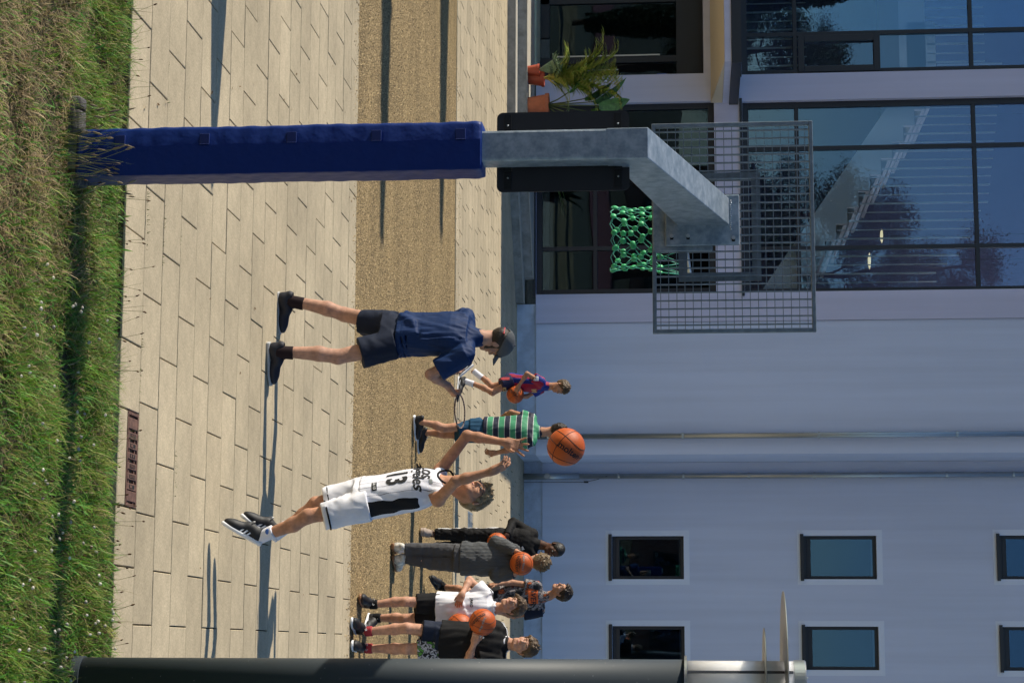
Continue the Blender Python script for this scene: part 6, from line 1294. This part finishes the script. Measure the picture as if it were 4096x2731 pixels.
def blades(n, xs, ys, hgt, wid, lean, cols, seed, segs=3, zoff=0.):
    r = np.random.default_rng(seed); a = r.uniform(0, 6.28, n); l = lean*(.3+r.random(n)); dx, dy = np.cos(a), np.sin(a); wx, wy = -dy, dx; z0 = lawn_z(xs, ys)+zoff; out = []
    for j in range(segs):
        t = j/segs; w_ = wid*(1-.55*t); cx = xs+dx*l*hgt*t**1.7; cy_ = ys+dy*l*hgt*t**1.7; cz = z0+hgt*(t-.35*l*t*t)
        out += [np.stack([cx-wx*w_, cy_-wy*w_, cz], 1), np.stack([cx+wx*w_, cy_+wy*w_, cz], 1)]
    out.append(np.stack([xs+dx*l*hgt, ys+dy*l*hgt, z0+hgt*(1-.35*l)], 1)); k = 2*segs+1; V = np.stack(out, 1).reshape(-1, 3); F = []
    for j in range(segs-1): F += [(2*j, 2*j+1, 2*j+3), (2*j, 2*j+3, 2*j+2)]
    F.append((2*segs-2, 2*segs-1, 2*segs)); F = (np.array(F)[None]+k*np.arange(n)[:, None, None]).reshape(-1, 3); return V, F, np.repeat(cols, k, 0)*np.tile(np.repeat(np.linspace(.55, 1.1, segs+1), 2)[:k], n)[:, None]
n = 125000
xs = X0G+.2+(X1G-X0G-.4)*rng.random(n); ys = 7.9+(Y1G-7.93)*rng.random(n)**.85
near_post = (np.abs(xs-PX) < .13) & (np.abs(ys-PY) < .13); xs, ys = xs[~near_post], ys[~near_post]
dens = snoise(xs, ys, 5, 4.); keep = rng.random(len(xs)) < np.clip(.7+.5*dens, .12, 1); xs, ys = xs[keep], ys[keep]; n = len(xs)
dry = np.clip(.55*snoise(xs, ys, 6, 2.2)+.95*np.clip((-1.35-xs)/1.3, -1, 1)+.9*np.clip((9.25-ys)/.8, -1, .6)-.25, 0, 1)*np.clip((9.75-ys)/.3, .15, 1)
isdry = rng.random(n) < .55*dry+.2
green = np.stack([.13+.11*rng.random(n), .26+.17*rng.random(n), .03+.04*rng.random(n)], 1); yel = np.array([.34, .34, .09])*(.7+.5*rng.random((n, 1))); straw = np.stack([.58, .44, .24]*np.ones((n, 3)), 0)*(.45+.75*rng.random((n, 1)))
cols = np.where(isdry[:, None], straw, np.where((rng.random(n) < .3)[:, None], yel, green)); cols *= (.8+.7*np.clip(.5+.5*snoise(xs, ys, 9, 9), 0, 1))[:, None]
edge = np.clip((10.17-ys)/.2, .6, 1); hg = (.035+.09*rng.random(n)**1.7)*np.clip(1+.75*snoise(xs, ys, 8, 5), .35, 2)*edge*np.where(isdry, .85, 1)
hg = np.where((np.abs(xs-PX) < .2) & (ys < 9.3) & (ys > 8.7), np.minimum(hg, .025+.03*rng.random(n)), hg)
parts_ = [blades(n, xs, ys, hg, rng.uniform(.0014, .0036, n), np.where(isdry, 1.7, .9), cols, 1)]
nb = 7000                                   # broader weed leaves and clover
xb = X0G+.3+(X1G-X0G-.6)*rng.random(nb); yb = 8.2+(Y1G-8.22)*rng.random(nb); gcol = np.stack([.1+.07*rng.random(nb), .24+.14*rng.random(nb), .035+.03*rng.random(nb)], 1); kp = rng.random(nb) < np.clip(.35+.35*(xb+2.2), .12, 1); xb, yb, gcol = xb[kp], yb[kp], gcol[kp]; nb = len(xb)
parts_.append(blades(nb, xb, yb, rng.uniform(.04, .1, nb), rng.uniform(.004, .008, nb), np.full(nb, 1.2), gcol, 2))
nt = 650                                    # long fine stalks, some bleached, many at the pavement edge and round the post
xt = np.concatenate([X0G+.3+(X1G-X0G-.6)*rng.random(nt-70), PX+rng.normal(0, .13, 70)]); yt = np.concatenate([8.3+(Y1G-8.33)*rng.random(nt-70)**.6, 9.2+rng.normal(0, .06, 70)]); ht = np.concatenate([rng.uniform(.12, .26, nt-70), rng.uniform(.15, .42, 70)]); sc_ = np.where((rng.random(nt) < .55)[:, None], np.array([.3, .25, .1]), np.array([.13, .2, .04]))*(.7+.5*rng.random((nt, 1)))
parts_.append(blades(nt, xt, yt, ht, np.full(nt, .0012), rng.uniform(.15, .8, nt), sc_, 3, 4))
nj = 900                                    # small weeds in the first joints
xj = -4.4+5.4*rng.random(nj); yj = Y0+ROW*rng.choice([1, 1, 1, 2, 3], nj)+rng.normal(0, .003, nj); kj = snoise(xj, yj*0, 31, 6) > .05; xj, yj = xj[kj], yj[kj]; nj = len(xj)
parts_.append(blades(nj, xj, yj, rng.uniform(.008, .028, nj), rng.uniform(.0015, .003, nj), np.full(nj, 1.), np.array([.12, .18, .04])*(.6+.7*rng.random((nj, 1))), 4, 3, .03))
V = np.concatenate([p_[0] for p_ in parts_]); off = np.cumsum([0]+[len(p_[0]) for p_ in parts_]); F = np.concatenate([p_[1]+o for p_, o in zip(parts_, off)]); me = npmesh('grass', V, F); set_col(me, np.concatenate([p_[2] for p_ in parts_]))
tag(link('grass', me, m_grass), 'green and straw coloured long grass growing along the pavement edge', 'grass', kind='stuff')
# seed heads on stalks: ribwort plantain, meadow grass; clover flowers
def heads(name, n, xs, ys, hgt, rad, ln_, col, stalk, lb, cat, seed):
    r = np.random.default_rng(seed); b = 6; z0 = lawn_z(xs, ys); a = r.uniform(0, 6.28, n); l = r.uniform(.0, .3, n)*hgt; tx, ty, tz = xs+np.cos(a)*l, ys+np.sin(a)*l, z0+hgt; V = []; F = []; Cc = []; k = 0
    dirs = np.stack([np.cos(a)*.35, np.sin(a)*.35, np.ones(n)], 1); dirs /= np.linalg.norm(dirs, axis=1)[:, None]
    for i in range(n):
        d = dirs[i]; x = nrm(np.cross(d, (1, .3, 0))); y = np.cross(d, x); t = np.array([tx[i], ty[i], tz[i]]); c_ = np.array(col)*r.uniform(.6, 1.3)
        for j, (q, rr) in enumerate(((0, .35), (.3, 1), (.7, .9), (1, .2))):
            for m_ in range(b): an = 6.283*m_/b; V.append(t+d*ln_[i]*q+(x*math.cos(an)+y*math.sin(an))*rad[i]*rr*r.uniform(.75, 1.25)); Cc.append(c_*r.uniform(.7, 1.2))
        for j in range(3):
            for m_ in range(b): F.append((k+j*b+m_, k+j*b+(m_+1) % b, k+(j+1)*b+(m_+1) % b, k+(j+1)*b+m_))
        k += 4*b
        if stalk:
            w_ = .0009; p0 = np.array([xs[i], ys[i], z0[i]]); pm = (p0+t)/2+np.array([math.cos(a[i]), math.sin(a[i]), 0])*-.2*l[i]
            for q in (p0, pm, t): V += [q-RT*w_, q+RT*w_]; Cc += [np.array(stalk)]*2
            F += [(k, k+1, k+3, k+2), (k+2, k+3, k+5, k+4)]; k += 6
    me = npmesh(name, np.array(V), np.array(F)); set_col(me, np.array(Cc)); tag(link(name, me, m_grass), lb, cat, kind='stuff')
n = 230; xp = X0G+.5+(X1G-X0G-1)*rng.random(n); yp = np.where(rng.random(n) < .35, 9.95+.2*rng.random(n), 8.5+1.5*rng.random(n)); heads('plantain_heads', n, xp, yp, rng.uniform(.05, .2, n), rng.uniform(.003, .005, n), rng.uniform(.012, .026, n), (.16, .085, .04), (.16, .18, .05), 'brown plantain seed heads standing on thin stalks in the lawn', 'plants', 21)
n = 46; heads('meadow_grass_heads', n, PX+rng.normal(0, .14, n), 9.18+rng.normal(0, .05, n), rng.uniform(.1, .36, n), rng.uniform(.003, .006, n), rng.uniform(.025, .06, n), (.34, .27, .18), (.22, .24, .08), 'pale meadow grass seed heads in front of the blue post pad', 'plants', 22)
n = 190; xc = -1.9+3.6*rng.random(n)**.6; heads('clover_flowers', n, xc, 8.5+1.4*rng.random(n)-.15*(xc < -.8), rng.uniform(.06, .14, n), rng.uniform(.006, .01, n), rng.uniform(.011, .017, n), (.75, .7, .6), (.1, .2, .05), 'white clover flowers scattered through the right part of the lawn', 'plants', 23)

# a few fallen leaves and bits on the paving and gravel
n = 90; xl = -5.5+6.5*rng.random(n); yl = 10.4+14*rng.random(n)**1.1; xl = np.maximum(xl, -.34*yl+.6); V = []; F = []; Cc = []
for i in range(n):
    a = rng.uniform(0, 6.28); l, w_ = rng.uniform(.008, .02), rng.uniform(.004, .009); c, s_ = math.cos(a), math.sin(a); z = .004 if (yl[i] < YG0 or yl[i] > YG1) else -.002; b = len(V); q = rng.uniform(.7, 1.4)
    for px, py, pz in ((-l, 0, 0), (0, -w_, .004), (l, 0, .007), (0, w_, .002)): V.append((xl[i]+px*c-py*s_, yl[i]+px*s_+py*c, z+pz)); Cc.append(np.array([.16, .09, .035])*q)
    F.append((b, b+1, b+2, b+3))
me = npmesh('fallen_leaves', np.array(V), np.array(F)); set_col(me, np.array(Cc)); tag(link('fallen_leaves', me, m_grass), 'small brown fallen leaves scattered over paving and gravel', 'leaves', kind='stuff')
